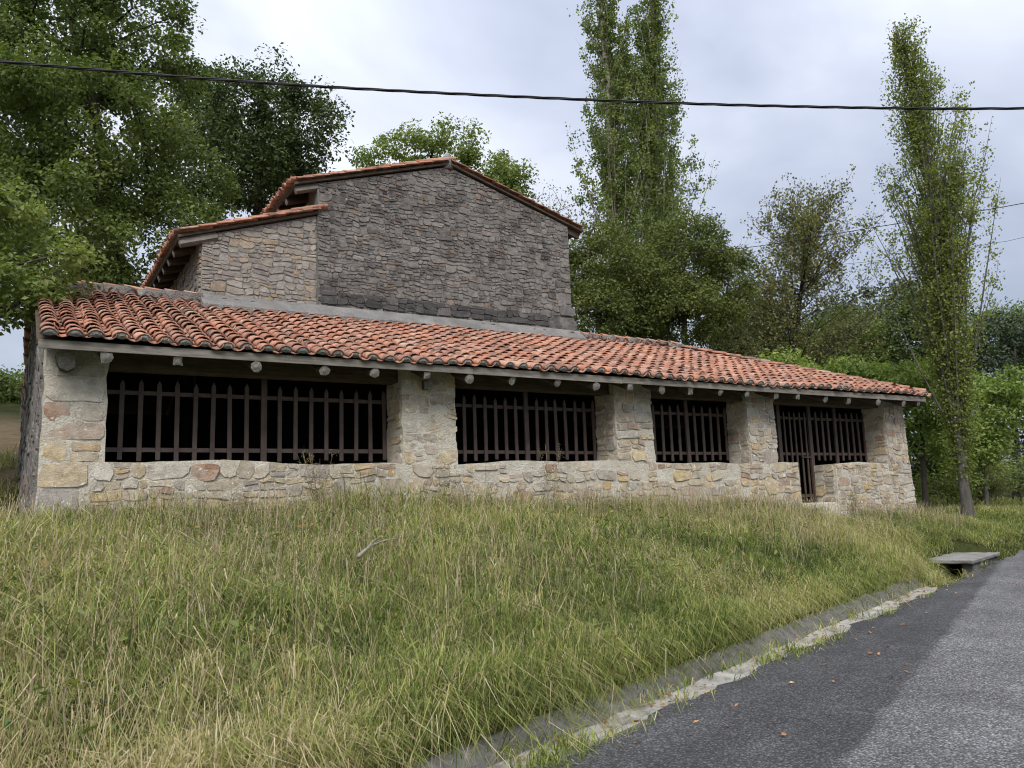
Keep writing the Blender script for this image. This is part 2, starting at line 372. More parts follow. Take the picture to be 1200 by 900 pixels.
# culvert slab with side walls over the ditch
cul = empty('culvert', tuple(np.append(xy(16.7, .6), .2)), label='flat concrete culvert slab bridging the roadside ditch', cat='culvert')
def sdbox(mb, s0, s1, d0, d1, z0, z1, jit=.0):
    R = np.array([[SX, -SY, 0], [SY, SX, 0], [0, 0, 1]])
    X, Y = xy((s0+s1)/2, (d0+d1)/2); mb.box((X, Y, (z0+z1)/2), (s1-s0, d1-d0, z1-z0), R, jit)
M = Mat('slab_concrete', .9, .15); c = M.ramp(M.noise(3, 6, .65), [(.3, (.17, .165, .155)), (.7, (.33, .32, .30))]); c = M.mix(.8, c, M.ramp(M.noise(35, 4, .7), [(.3, .6), (.7, 1.2)]), 'MULTIPLY'); M.color(c).bump(M.noise(30, 5), .5, .01); m_slab = M.m
mb = MB(); sdbox(mb, 15.85, 18.2, -.02, 1.35, .27, .35, .012)
o = mb.obj('slab', m_slab, cul)
bv = o.modifiers.new('bevel', 'BEVEL'); bv.width = .018; bv.segments = 2
sb_ = o.modifiers.new('grid', 'SUBSURF'); sb_.subdivision_type = 'SIMPLE'; sb_.levels = 4; sb_.render_levels = 4
tx = bpy.data.textures.new('slab_wear', 'CLOUDS'); tx.noise_scale = .16; dm = o.modifiers.new('wear', 'DISPLACE'); dm.texture = tx; dm.strength = .04; dm.mid_level = .5; dm.texture_coords = 'GLOBAL'
mb = MB(); sdbox(mb, 16.0, 18.1, 1.08, 1.32, -.5, .27, .01); mb.obj('abutment', m_conc, cul)
mb = MB(); sdbox(mb, 16.0, 18.1, .02, .2, -.5, .27, .01); mb.obj('abutment', m_conc, cul)

# ------------------------------------------------------------------ the chapel with its arcaded porch
FY, BT = 11.9, .58                 # front face and thickness of the porch wall
SILL = 2.33; WX0, WX1 = .30, 18.12
OPEN = [(1.02, 5.20), (6.15, 9.43), (10.32, 12.88), (13.66, 17.40)]
DOOR = (14.26, 15.45)
EY, EZ, RS = 11.37, 3.80, .385     # eave line, its height (roof deck), roof slope
RY = 15.55; RZ = EZ+RS*(RY-EY); RXR = 14.3; RX0, RX1 = .18, 18.27
chapel = empty('chapel', (9.0, 15.0, 1.2), label='low stone chapel with dark gable wall and long red-tiled porch behind barred openings', cat='chapel')

def wall_mesh(name, us, vs, solid, mp, mat, thick, amp=.014, eamp=.02, seed=0.0):
    """a masonry body on a grid: solid(u,v) cells get front, back and edge faces; mp(u,v,t) maps to space (t=0 front, 1 back)"""
    nu, nv = len(us), len(vs); idx = -np.ones((nu, nv, 2), int); V = []; Q = []; front = []
    sol = np.array([[solid((us[i]+us[i+1])/2, (vs[j]+vs[j+1])/2) for j in range(nv-1)] for i in range(nu-1)])
    def vid(i, j, t):
        if idx[i, j, t] < 0:
            idx[i, j, t] = len(V); p = np.array(mp(us[i], vs[j], t), float)
            n1 = mnoise.noise(Vector(p*2.3)+Vector((seed, 0, 0))); n2 = mnoise.noise(Vector(p*3.1)+Vector((0, seed+9, 3))); n3 = mnoise.noise(Vector(p*3.1)+Vector((5, 2, seed)))
            n4 = mnoise.noise(Vector(p*7.0)+Vector((seed, 4, 4)))
            q = np.array(mp(us[i]+eamp*(n2+.6*n4), vs[j]+eamp*.6*n3, t)); nrm = np.array(mp(us[i], vs[j], 0))-np.array(mp(us[i], vs[j], 1)); nrm = nrm/(np.linalg.norm(nrm)+1e-9)
            V.append(q+nrm*amp*(n1+.5*n4))
        return idx[i, j, t]
    for i in range(nu-1):
        for j in range(nv-1):
            if not sol[i, j]: continue
            Q.append([vid(i, j, 0), vid(i+1, j, 0), vid(i+1, j+1, 0), vid(i, j+1, 0)])
            Q.append([vid(i, j, 1), vid(i, j+1, 1), vid(i+1, j+1, 1), vid(i+1, j, 1)])
            if i == 0 or not sol[i-1, j]: Q.append([vid(i, j, 0), vid(i, j+1, 0), vid(i, j+1, 1), vid(i, j, 1)])
            if i == nu-2 or not sol[i+1, j]: Q.append([vid(i+1, j, 0), vid(i+1, j, 1), vid(i+1, j+1, 1), vid(i+1, j+1, 0)])
            if j == 0 or not sol[i, j-1]: Q.append([vid(i, j, 0), vid(i, j, 1), vid(i+1, j, 1), vid(i+1, j, 0)])
            if j == nv-2 or not sol[i, j+1]: Q.append([vid(i, j+1, 0), vid(i+1, j+1, 0), vid(i+1, j+1, 1), vid(i, j+1, 1)])
    return fastmesh(name, np.array(V), np.array(Q), mat, False)
def fill(edges, step):
    o = []
    for a, b in zip(edges[:-1], edges[1:]):
        n = max(1, round((b-a)/step)); o += list(np.linspace(a, b, n, endpoint=False))
    return o+[edges[-1]]
# --- front wall of the porch
eds = sorted(set([WX0, WX1]+[x for p in OPEN for x in p]+list(DOOR)))
def solid_front(u, v):
    for a, b in OPEN:
        if a < u < b and v > SILL: return False
    if DOOR[0] < u < DOOR[1] and v > 1.42: return False
    return True
def map_front(u, v, t):
    bat = .045*(3.6-v)/2.6
    if t == 0: y = FY-bat
    else: y = FY+BT
    if u < .5: u = u-.05*max(0, (3.3-v))/2*(1 if t == 0 else .6)
    if u > 17.9: u = u+.09*max(0, (3.3-v))/2
    sag = (.03*math.sin(u*.9)+.02*math.sin(u*2.7+1)) if abs(v-SILL) < .01 else 0
    return (u, y, v+sag-(.05*smooth(13, 15, u) if abs(v-SILL) < .01 else 0))
porch_wall = mobj('porch_wall', wall_mesh('porch_wall', fill(eds, .10), fill([.35, 1.42, SILL, 3.86], .10), solid_front, lambda u, v, t: (lambda q: (q[0], q[1]+(.001 if t == 0 else 0), q[2]))(map_front(u, v, t)), m_mort_porch, BT, .007, .028), chapel)
# --- side and back walls of the porch
def roof_z(X, Y):
    z = EZ+RS*(min(Y, 2*RY-Y)-EY)
    if X > RXR: z = min(z, EZ+(RX1-X)*(RZ-EZ)/(RX1-RXR))
    return z
def side_map(x0, x1, th, sgn):
    def f(u, v, t):
        zt = roof_z((x0+x1)/2, u)-.09; k = (v-.3)/(3.7-.3); z = .3+(zt-.3)*k
        x = x0+(x1-x0)*(u-FY)/7.3
        return (x+sgn*t*th-sgn*.05*max(0, 3.3-z)/2*(1-t), u, z)
    return f
left_wall = mobj('side_wall', wall_mesh('side_wall', fill([FY+BT, 19.2], .25), fill([.3, 3.7], .2), lambda u, v: True, side_map(.30, .12, .5, 1), m_mort_nave, .5, .03, .02, 3), chapel)
right_wall = mobj('side_wall', wall_mesh('side_wall', fill([FY+BT, 19.2], .25), fill([.3, 3.7], .2), lambda u, v: True, side_map(WX1, WX1, .5, -1), m_mort_porch, .5, .03, .02, 5), chapel)
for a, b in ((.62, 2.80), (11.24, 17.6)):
    mb = MB(); mb.box(((a+b)/2, 19.0, 2.1), (b-a, .4, 3.4)); mb.obj('back_wall', m_inside_shade, chapel)
mb = MB(); mb.box((WX1-.56, 15.75, 2.5), (.06, 6.4, 2.6)); mb.obj('shade_inner_wall', m_inside_shade, chapel)  # added lining, near-black as painted shade over the pale side wall
mb = MB(); mb.box((.86, 15.75, 2.5), (.06, 6.4, 2.6)); mb.obj('shade_inner_wall', m_inside_shade, chapel)  # same added lining at the left end, shade put into its colour
mb = MB(); mb.box((9.2, 15.9, 1.33), (17.0, 6.6, .2)); mb.obj('porch_floor', m_inside_shade, chapel)

# --- chapel body: aisle and nave gables
CY = 15.55; AX0, NX0, NX1 = 2.84, 5.03, 11.20; AP = 8.02
def ztop_a(u): return 6.82+(u-AX0)*(7.55-6.82)/(NX0-AX0)
def ztop_n(u): return 9.15-abs(u-AP)*(.31 if u < AP else .285)
def gable_map(zb, zt, y, th):
    def f(u, v, t): return (u, y+t*th, zb+(zt(u)-zb)*v)
    return f
aisle_wall = mobj('aisle_wall', wall_mesh('aisle_wall', fill([AX0, NX0-.004], .12), fill([0, 1], .055), lambda u, v: True, gable_map(5.1, ztop_a, CY+.055, .6), m_mort_aisle, .6, .007, .0, 1), chapel)
gable_wall = mobj('gable_wall', wall_mesh('gable_wall', fill([NX0, AP, NX1], .13), fill([0, 1], .035), lambda u, v: True, gable_map(5.1, ztop_n, CY+.005, .6), m_mort_nave, .6, .007, .0, 2), chapel)
mb = MB(); mb.box(((AX0+NX1)/2, CY+.35, 3.24), (NX1-AX0-.1, .5, 3.7)); mb.obj('shade_inner_wall', m_inside_shade, chapel)
def yz_wall(name, x, sgn, z1, z0, mat, y0=CY+.655, y1=23.0):
    def f(u, v, t): return (x+sgn*t*.5, u, z0+(z1-z0)*v)
    return mobj(name, wall_mesh(name, fill([y0, y1], .3), fill([0, 1], .08), lambda u, v: True, f, mat, .5, .02, .02, 4), chapel)
yz_wall('aisle_side_wall', AX0, 1, 6.75, 1.5, m_mort_aisle)
yz_wall('nave_side_wall', NX0+.05, 1, 8.13, 5.5, m_mort_aisle)
yz_wall('nave_side_wall', NX1, -1, 8.15, 1.0, m_mort_nave)
mb = MB()
for a, b, zf in ((AX0+.5, NX0+.1, ztop_a), (NX0+.1, NX1-.5, ztop_n)):
    us = np.linspace(a, b, 9); V = [(u, 22.9, 1.5) for u in us]+[(u, 22.9, zf(u)-.02) for u in us]
    mb.add(V, [[i, i+1, 9+i+1, 9+i] for i in range(8)]); mb.add([(x, y+.4, z) for x, y, z in V], [[i+1, i, 9+i, 9+i+1] for i in range(8)])
mb.obj('rear_wall', m_mort_nave, chapel)

# --- rubble stones
STONES = []      # (pixel area, parent, material, verts, faces)
def clip_poly(P, reg):
    """convex polygon reg (ccw)"""
    out = list(P)
    for i in range(len(reg)):
        a = np.array(reg[i]); b = np.array(reg[(i+1) % len(reg)]); e_ = b-a; nrm = np.array([-e_[1], e_[0]])
        inp, out = out, []
        for k in range(len(inp)):
            p, q = inp[k], inp[(k+1) % len(inp)]; dp, dq = (p-a)@nrm, (q-a)@nrm
            if dp >= 0: out.append(p)
            if (dp >= 0) != (dq >= 0): out.append(p+(q-p)*dp/(dp-dq))
        if len(out) < 3: return []
    return out
def stone(poly, mp, nrm, parent, mat, h=.022):
    P = np.array(poly); c = P.mean(0); n = len(P)
    tilt = rng.normal(0, .03, 2); r = .965+rng.uniform(-.03, .02)
    def lift(q, hh): return np.array(mp(q[0], q[1]))+nrm*hh
    V = [lift(p, -.035) for p in P]
    V += [lift(c+(p-c)*r, h+rng.normal(0, .0025)+(p-c)@tilt) for p in P]
    V.append(lift(c+rng.normal(0, .01, 2), h*1.05+rng.normal(0, .003)))
    Q = [[i, (i+1) % n, n+(i+1) % n, n+i] for i in range(n)]
    T = [[n+i, n+(i+1) % n, 2*n] for i in range(n)]
    V = np.array(V); pp = px(V[:n]); x, y = pp[:, 0], pp[:, 1]
    area = abs(np.dot(x, np.roll(y, 1))-np.dot(y, np.roll(x, 1)))/2
    if nrm[0] > .5: area = 0
    STONES.append((area, parent, mat, V, Q, T))
def pack(u0, u1, v0, v1, mp, nrm, parent, mat, hr=(.10, .25), wr=None, gap=.009, regions=None, keep=1.0, h=.017, split=.25, keepf=None, seed=1, ani=1.8, wob_a=1.7):
    """random rubble: the face is split again and again into uneven blocks, then every joint is bent by the same field"""
    r = np.random.default_rng(seed); nrm = np.array(nrm, float)
    if regions is None: regions = [[(u0, v0), (u1, v0), (u1, v1), (u0, v1)]]
    cells = []
    def cut(a, b, c, d):
        w, hh = b-a, d-c; lim = hr[0]+(hr[1]-hr[0])*r.uniform(0, 1)**1.5
        if hr[0] >= 1 or (hh < lim*1.25 and w < lim*ani*r.uniform(.9, 1.9)): cells.append((a, b, c, d)); return
        f = r.uniform(.34, .66)
        if w/ani > hh*r.uniform(.75, 1.3): cut(a, a+w*f, c, d); cut(a+w*f, b, c, d)
        else: cut(a, b, c, c+hh*f); cut(a, b, c+hh*f, d)
    if hr[0] >= 1: cells.append((u0, u1, v0, v1))
    else:
        v = v0
        while v < v1-1e-6:                     # rough courses first
            b_ = r.uniform(hr[1]*.8, hr[1]*2.1); b_ = v1-v if v+b_ > v1-hr[0] else b_
            u = u0
            while u < u1-1e-6:
                w_ = r.uniform(.35, 1.1); w_ = u1-u if u+w_ > u1-.2 else w_
                cut(u, u+w_, v, v+b_); u += w_
            v += b_
    def bend(q):
        u, v = q; k = wob_a
        return np.array([u+k*(.028*mnoise.noise(Vector((u*4.1+seed, v*4.1, 1.0)))+.010*mnoise.noise(Vector((u*13, v*13+seed, 2.0)))),
                         v+k*(.034*mnoise.noise(Vector((u*3.3, v*3.3+seed, 7.0)))+.012*mnoise.noise(Vector((u*12+seed, v*12, 5.0))))])
    for a, b, c, d in cells:
        kp = keep if keepf is None else keepf((a+b)/2, (c+d)/2)
        if r.random() > kp: continue
        g1, g2, g3, g4 = gap*r.uniform(.4, 1.7, 4); a, b, c, d = a+g1, b-g2, c+g3, d-g4
        w, hh = b-a, d-c
        if w < .03 or hh < .025: continue
        pts = []
        m = min(w, hh)
        for (x, y, dx, dy) in ((a, c, 0, 1), (b, c, -1, 0), (b, d, 0, -1), (a, d, 1, 0)):     # cut each corner by its own amount
            q = m*r.uniform(.04, .42)**1.0; e_ = m*r.uniform(.04, .42)
            nx, ny = {(0, 1): (1, 0), (-1, 0): (0, 1), (0, -1): (-1, 0), (1, 0): (0, -1)}[(dx, dy)]
            pts.append((x+dx*q, y+dy*q)); pts.append((x+nx*e_, y+ny*e_))
            L = w if nx else hh
            if L > .16: t = r.uniform(.35, .65); pts.append((x+nx*L*t+(r.normal(0, .006) if ny else 0), y+ny*L*t+(r.normal(0, .006) if nx else 0)))
        pts = [bend(q) for q in pts]
        for g in regions:
            q = clip_poly(pts, g)
            if len(q) < 4: continue
            A = np.array(q); ext = A.max(0)-A.min(0)
            if ext.min() > .03: stone(q, mp, nrm, parent, mat, h*r.uniform(.35, 1.5))
mfr = lambda u, v: map_front(u, v, 0)
NF = (0, -1, 0)
# big corner quoins, then parapets, then pillars (the middle of the wall is mostly smeared over with lime)
for k, (a, b, c_, d_) in enumerate([(.30, 1.0, 3.12, 3.42), (.30, .62, 2.86, 3.11), (.63, 1.0, 2.86, 3.11), (.30, 1.02, 2.62, 2.85), (.30, .60, 2.34, 2.61), (.61, .98, 2.48, 2.61), (.61, .96, 2.34, 2.47), (.30, .84, 2.02, 2.33), (.30, .75, 1.66, 2.01), (.30, .68, 1.30, 1.65), (.42, 1.0, 3.44, 3.62)]):
    pack(a, b, c_, d_, mfr, NF, porch_wall, m_stone_porch, hr=(1, 1.01), gap=.006, h=.008, split=0, seed=100+k, wob_a=.7)
kf = lambda u, v: .98 if u < 3.6 else (.85 if u < 5.4 else (.66 if u < 9.6 else .85))
pack(.86, 6.0, 1.0, SILL, mfr, NF, porch_wall, m_stone_porch, keepf=kf, seed=11)
pack(6.0, DOOR[0], .7, SILL, mfr, NF, porch_wall, m_stone_porch, keepf=kf, seed=12)
pack(DOOR[1], WX1, .5, SILL-.05, mfr, NF, porch_wall, m_stone_porch, hr=(.09, .21), keep=1, seed=13, h=.014)
pack(OPEN[0][1], OPEN[1][0]+.02, SILL, 3.66, mfr, NF, porch_wall, m_stone_porch, keep=.75, seed=14, h=.008)
pack(OPEN[1][1], OPEN[2][0]+.02, SILL, 3.66, mfr, NF, porch_wall, m_stone_porch, keep=.86, seed=15)
pack(OPEN[2][1], OPEN[3][0]+.02, SILL, 3.66, mfr, NF, porch_wall, m_stone_porch, keep=.95, seed=16, h=.014)
pack(OPEN[3][1], WX1, SILL-.05, 3.66, mfr, NF, porch_wall, m_stone_porch, keep=1, seed=17, h=.014)
# reveals facing left
for k, (x, z0, z1) in enumerate([(OPEN[0][1], SILL, 3.6), (OPEN[1][1], SILL, 3.6), (OPEN[2][1], SILL, 3.6), (OPEN[3][1], SILL, 3.6), (DOOR[1], 1.4, SILL-.06)]):
    pack(FY+.02, FY+BT, z0, z1, lambda u, v, x=x: (x, u, v), (-1, 0, 0), porch_wall, m_stone_porch, keep=.85, seed=30+k)
pack(FY+BT, 19.0, .8, 3.7, lambda u, v: side_map(.30, .12, .5, 1)(u, v, 0), (-1, 0, 0), left_wall, m_stone_nave, seed=40)
# gables
za = lambda q, w: (q, w)
pack(AX0, NX0, 5.45, 7.6, lambda u, v: (u, CY+.05, v), NF, aisle_wall, m_stone_aisle, gap=.007, seed=50, h=.014, hr=(.075, .17),
     regions=[[(AX0, 5.45), (NX0-.02, 5.45), (NX0-.02, ztop_a(NX0)-.03), (AX0, ztop_a(AX0)-.03)]])
pack(NX0, NX1, 5.45, 9.2, lambda u, v: (u, CY, v), NF, gable_wall, m_stone_nave, gap=.007, seed=51, h=.016, keep=.95, ani=1.7, hr=(.06, .16),
     regions=[[(NX0, 5.45), (NX1, 5.45), (NX1, ztop_n(NX1)-.02), (AP, ztop_n(AP)-.02), (NX0, ztop_n(NX0)-.02)]])
# dark quoin blocks at the foot of the right corner and the projecting dark base course
for k, (a, b, c_, d_) in enumerate([(10.55, 11.30, 5.60, 5.98), (10.85, 11.27, 6.0, 6.22)]):
    pack(a, b, c_, d_, lambda u, v: (u, CY-.05, v), NF, gable_wall, m_stone_nave, hr=(1, 1.01), gap=.006, h=.03, split=0, seed=200+k)
pack(AX0, 16.0, 5.5, 6.7, lambda u, v: (AX0-.01, CY+.1+(u-AX0), v), (-1, 0, 0), aisle_wall, m_stone_aisle, seed=52)
pack(NX0+.02, 10.52, 5.72, 5.99, lambda u, v: (u, CY-.028, v), NF, gable_wall, m_stone_base, hr=(.12, .2), gap=.005, seed=60, h=.012)
STONES.sort(key=lambda q: -q[0])
for a, par, mat, V, Q, T in STONES[:300]:
    me = fastmesh('stone', V, [np.array(Q), np.array(T)], mat, False)
    mobj('stone', me, par)
rest = {}
for a, par, mat, V, Q, T in STONES[300:]:
    rest.setdefault((par.name, mat.name), [par, mat, MB()])[2].add(V, Q, T)
for par, mat, mb in rest.values(): mb.obj('rubble', mat, par, False, kind='stuff')

# --- roofs
def deck(name, polys, th, mat, parent):
    mb = MB()
    for P in polys:
        P = np.array(P, float); n = np.cross(P[1]-P[0], P[2]-P[0]); n /= np.linalg.norm(n)
        if n[2] < 0: P = P[::-1]; n = -n
        k = len(P); B = P-np.array([0, 0, th])
        mb.add(np.vstack([P, B]), [[i, k+i, k+(i+1) % k, (i+1) % k] for i in range(k)]+([[0, 1, 2, 3], [7, 6, 5, 4]] if k == 4 else []), [] if k == 4 else [[0, 1, 2], [5, 4, 3]])
    return mb.obj(name, mat, parent)
E0 = (RX0, EY, EZ); BY = 2*RY-EY
porch_roof = deck('porch_roof', [[E0, (RX1, EY, EZ), (RXR, RY, RZ), (RX0, RY, RZ)], [(RX1, BY, EZ), (RX0, BY, EZ), (RX0, RY, RZ), (RXR, RY, RZ)], [(RX1, EY, EZ), (RX1, BY, EZ), (RXR, RY, RZ)]], .05, m_wood_dark, chapel)
nave_roof = deck('nave_roof', [[(AP, CY-.06, 9.24), (AP, 23.2, 9.24), (4.55, 23.2, 8.15), (4.55, CY-.06, 8.15)], [(AP, CY-.06, 9.24), (11.62, CY-.06, 8.20), (11.62, 23.2, 8.20), (AP, 23.2, 9.24)]], .05, m_wood_dark, chapel)
aisle_roof = deck('aisle_roof', [[(NX0-.01, CY-.03, 7.62), (NX0-.01, 23.2, 7.62), (2.40, 23.2, 6.75), (2.40, CY-.03, 6.75)]], .05, m_wood_dark, chapel)
# tile templates: cover (convex) and channel (concave); u across, s up the slope, n out of the roof
def tile_template(r0, r1, L, th, up, seg=6, flat=.85):
    V = []; 
    for k, (r, s_) in enumerate(((r0, 0), (r1, L))):
        for rr in (r, r-th):
            for i in range(seg+1):
                a = math.pi*i/seg; V.append((-rr*math.cos(a), s_, (rr*math.sin(a)*flat)*(1 if up else -1)))
    n = seg+1; Q = []
    for i in range(seg):
        Q.append([i, i+1, 2*n+i+1, 2*n+i]); Q.append([n+i+1, n+i, 3*n+i, 3*n+i+1]); Q.append([i, n+i, n+i+1, i+1])
    Q += [[0, 2*n, 3*n, n], [seg, n+seg, 3*n+seg, 2*n+seg]]
    Q = np.array(Q)
    if not up: Q = Q[:, ::-1]
    return np.array(V), Q
COV, COVQ = tile_template(.108, .080, .44, .018, True)
CHA, CHAQ = tile_template(.098, .115, .44, .014, False)
def tile_field(parent, O, U, S, nu, ns_, smax, pitch=.262, expo=.288, single=None, name='roof_tile', jit=1.0, plug=False):
    """tiles on one slope; smax(u)->usable slope length; single: set to collect individual candidates"""
    O, U, S = (np.array(q, float) for q in (O, U, S)); N = np.cross(U, S); N = N if N[2] > 0 else -N
    mb = MB(); pl = MB(); singles = []
    for i in range(nu):
        u0 = (i+.5)*pitch; ph = rng.uniform(0, 6.28)
        lim = smax(u0)
        for kind in (0, 1):
            uu = u0 if kind == 0 else u0+pitch/2
            k = 0
            while True:
                s_ = -.06+k*expo+rng.normal(0, .012)*jit
                if s_+.16 > lim or k >= ns_: break
                tl = rng.normal(0, .028, 2)*jit; w = .018*math.sin(s_*1.6+ph)+rng.normal(0, .006)*jit
                c, sn = math.cos(tl[0]), math.sin(tl[0])
                T = COV if kind == 0 else CHA
                sc = 1+rng.normal(0, .03)
                loc = np.stack([T[:, 0]*sc*c-T[:, 1]*sn, T[:, 0]*sn+T[:, 1]*c, T[:, 2]*sc+(.048 if kind == 0 else .098)-T[:, 1]*(.075+tl[1]*.5)+.018], 1)
                sag = .016*math.sin(uu*.8+1)+.012*math.sin(uu*2.3+s_)
                P = O+loc[:, 0:1]*U+loc[:, 1:2]*S+loc[:, 2:3]*N + U*(uu+w)+S*s_+N*sag
                if single is not None and kind == 0:
                    pp = px(P); singles.append((np.ptp(pp[:, 0])*np.ptp(pp[:, 1]) if pp[0, 2] > 1 else 0, P))
                else: mb.add(P, COVQ if kind == 0 else CHAQ)
                if plug and kind == 0 and k == 0:
                    a = np.linspace(0, math.pi, 7); r = .092
                    loc = np.array([(-r*math.cos(x), .012, r*math.sin(x)*.85+.066) for x in a]+[(0, .012, .05), (0, -.008, .1)])
                    PP = O+loc[:, 0:1]*U+loc[:, 1:2]*S+loc[:, 2:3]*N+U*(uu+w)+S*s_+N*sag
                    pl.add(PP, [], [[8, j+1, j] for j in range(6)]+[[8, 0, 7], [8, 7, 6]])
                k += 1
    if single is not None: single += [(a, P, parent) for a, P in singles]
    if mb.n: mb.obj('tile_covering', m_tile, parent, True, kind='stuff')
    if pl.n: pl.obj('mortar_plug', m_cement, parent, kind='stuff')
cands = []
sl = math.hypot(1, RS); SLF = (RY-EY)*sl
Sdir = np.array([0, 1, RS])/sl
def smax_front(u):
    X = RX0+u; L = SLF-.02
    if X > RXR: L = min(L, (RX1-X)/(RX1-RXR)*SLF)
    return L
tile_field(porch_roof, (RX0, EY, EZ), (1, 0, 0), Sdir, 69, 99, smax_front, single=cands, plug=True)
tile_field(porch_roof, (RX1, BY, EZ), (-1, 0, 0), np.array([0, -1, RS])/sl, 69, 99, lambda u: SLF-.02 if u > RX1-RXR else u/(RX1-RXR)*SLF)
sh = (RZ-EZ)/(RX1-RXR); shl = math.hypot(1, sh); SLH = (RX1-RXR)*shl
tile_field(porch_roof, (RX1, EY, EZ), (0, 1, 0), np.array([-1, 0, sh])/shl, 31, 99, lambda u: (1-abs(u-(RY-EY))/(RY-EY))*SLH)
s31 = (9.24-8.15)/(AP-4.55); l31 = math.hypot(1, s31)
tile_field(nave_roof, (4.55, 23.2, 8.15), (0, -1, 0), np.array([1, 0, s31])/l31, 29, 99, lambda u: (AP-4.55)*l31-.02)
s32 = (9.24-8.20)/(11.62-AP); l32 = math.hypot(1, s32)
tile_field(nave_roof, (11.62, CY, 8.20), (0, 1, 0), np.array([-1, 0, s32])/l32, 29, 99, lambda u: (11.62-AP)*l32-.02)
s33 = (7.62-6.75)/(NX0-2.40); l33 = math.hypot(1, s33)
tile_field(aisle_roof, (2.40, 23.2, 6.75), (0, -1, 0), np.array([1, 0, s33])/l33, 29, 99, lambda u: (NX0-2.40)*l33-.02)
cands.sort(key=lambda q: -q[0])
base_meshes = {}
for a, P, par in cands[:300]:
    mobj('roof_tile', fastmesh('roof_tile', P, COVQ, m_tile, True), par)
mb = MB()
for a, P, par in cands[300:]: mb.add(P, COVQ)
mb.obj('tile_covering', m_tile, porch_roof, True, kind='stuff')
# ridge, hip and verge tiles
def tile_row(name, A, B, parent, n, roll=0.0, lift=.05, r=1.0, jit=1.0):
    A, B = np.array(A, float), np.array(B, float); S = (B-A)/np.linalg.norm(B-A); U = np.cross(S, (0, 0, 1)); U /= np.linalg.norm(U); N = np.cross(U, S)
    st = np.linalg.norm(B-A)/n
    for k in range(n):
        ta = rng.normal(0, .02)*jit; c, sn = math.cos(ta), math.sin(ta); T = COV*np.array([r, st/.37, r*.9])
        loc = np.stack([T[:, 0]*c-T[:, 1]*sn, T[:, 0]*sn+T[:, 1]*c, T[:, 2]+lift-T[:, 1]*.03], 1)
        P = A+S*(k*st)+loc[:, 0:1]*U+loc[:, 1:2]*S+loc[:, 2:3]*N
        mobj(name, fastmesh(name, P, COVQ, m_tile, True), parent)
tile_row('ridge_tile', (RX0+.02, RY, RZ+.17), (2.86, RY, RZ+.17), porch_roof, 8)
tile_row('ridge_tile', (11.3, RY, RZ+.14), (RXR+.25, RY, RZ+.12), porch_roof, 9)
tile_row('hip_tile', (RX1, EY+.02, EZ+.08), (RXR+.2, RY-.2, RZ+.02), porch_roof, 16)
def sloped_bar(name, A, B, w, h, mat, parent):
    A, B = np.array(A, float), np.array(B, float); S = (B-A)/np.linalg.norm(B-A); U = np.cross(S, (0, 0, 1)); U /= np.linalg.norm(U); N = np.cross(U, S)
    m = max(3, int(np.linalg.norm(B-A)/.15)); V = []
    for k in range(m+1):
        p = A+(B-A)*k/m
        for a, b in ((-1, -1), (1, -1), (1, 1), (-1, 1)): V.append(p+U*a*w/2*(1+.12*rng.normal())+N*b*h/2*(1+.12*rng.normal()))
    Q = [[k*4+i, k*4+(i+1) % 4, k*4+4+(i+1) % 4, k*4+4+i] for k in range(m) for i in range(4)]+[[3, 2, 1, 0], [m*4, m*4+1, m*4+2, m*4+3]]
    mb = MB(); mb.add(V, Q); return mb.obj(name, mat, parent)
sloped_bar('ridge_mortar', (RX0+.02, RY, RZ+.12), (2.83, RY, RZ+.12), .36, .2, m_cement, porch_roof)
sloped_bar('ridge_mortar', (11.28, RY, RZ+.10), (RXR+.25, RY, RZ+.08), .34, .18, m_cement, porch_roof)
tile_row('verge_tile', (4.58, CY-.06, 8.22), (AP-.1, CY-.06, 9.28), nave_roof, 10, lift=-.02, r=.66)
tile_row('verge_tile', (11.62, CY-.06, 8.27), (AP+.1, CY-.06, 9.28), nave_roof, 10, lift=-.02, r=.66)
tile_row('verge_tile', (2.42, CY-.04, 6.83), (NX0-.02, CY-.04, 7.66), aisle_roof, 8, lift=-.01, r=.72)
# little stone at the apex
mb = MB(); mb.tube([(AP, CY+.06, 9.1), (AP, CY+.06, 9.28), (AP+.01, CY+.06, 9.40), (AP+.02, CY+.06, 9.46)], [.13, .13, .10, .04], 8); mb.obj('apex_stone', m_mort_nave, chapel, True)
# cement flashing where roof and gable meet
mb = MB(); us = np.arange(AX0-.05, NX1+.12, .12); V = []
for u in us:
    j = .012*rng.normal(); x = u
    yy = CY-.40+.05*mnoise.noise(Vector((u*1.9, 3, 0)))+j; V += [(x, yy, RZ+RS*(yy-CY)+.02), (x, yy-.005, RZ+RS*(yy-CY)+.155), (x, CY-.05+.3*j, RZ+.27+.3*j), (x, CY+.07, RZ+.28)]
Q = [[k*4+i, k*4+4+i, k*4+5+i, k*4+1+i] for k in range(len(us)-1) for i in range(3)]+[[0, 1, 2, 3], [len(us)*4-1, len(us)*4-2, len(us)*4-3, len(us)*4-4]]
mb.add(V, Q); mb.obj('flashing', m_cement, chapel)
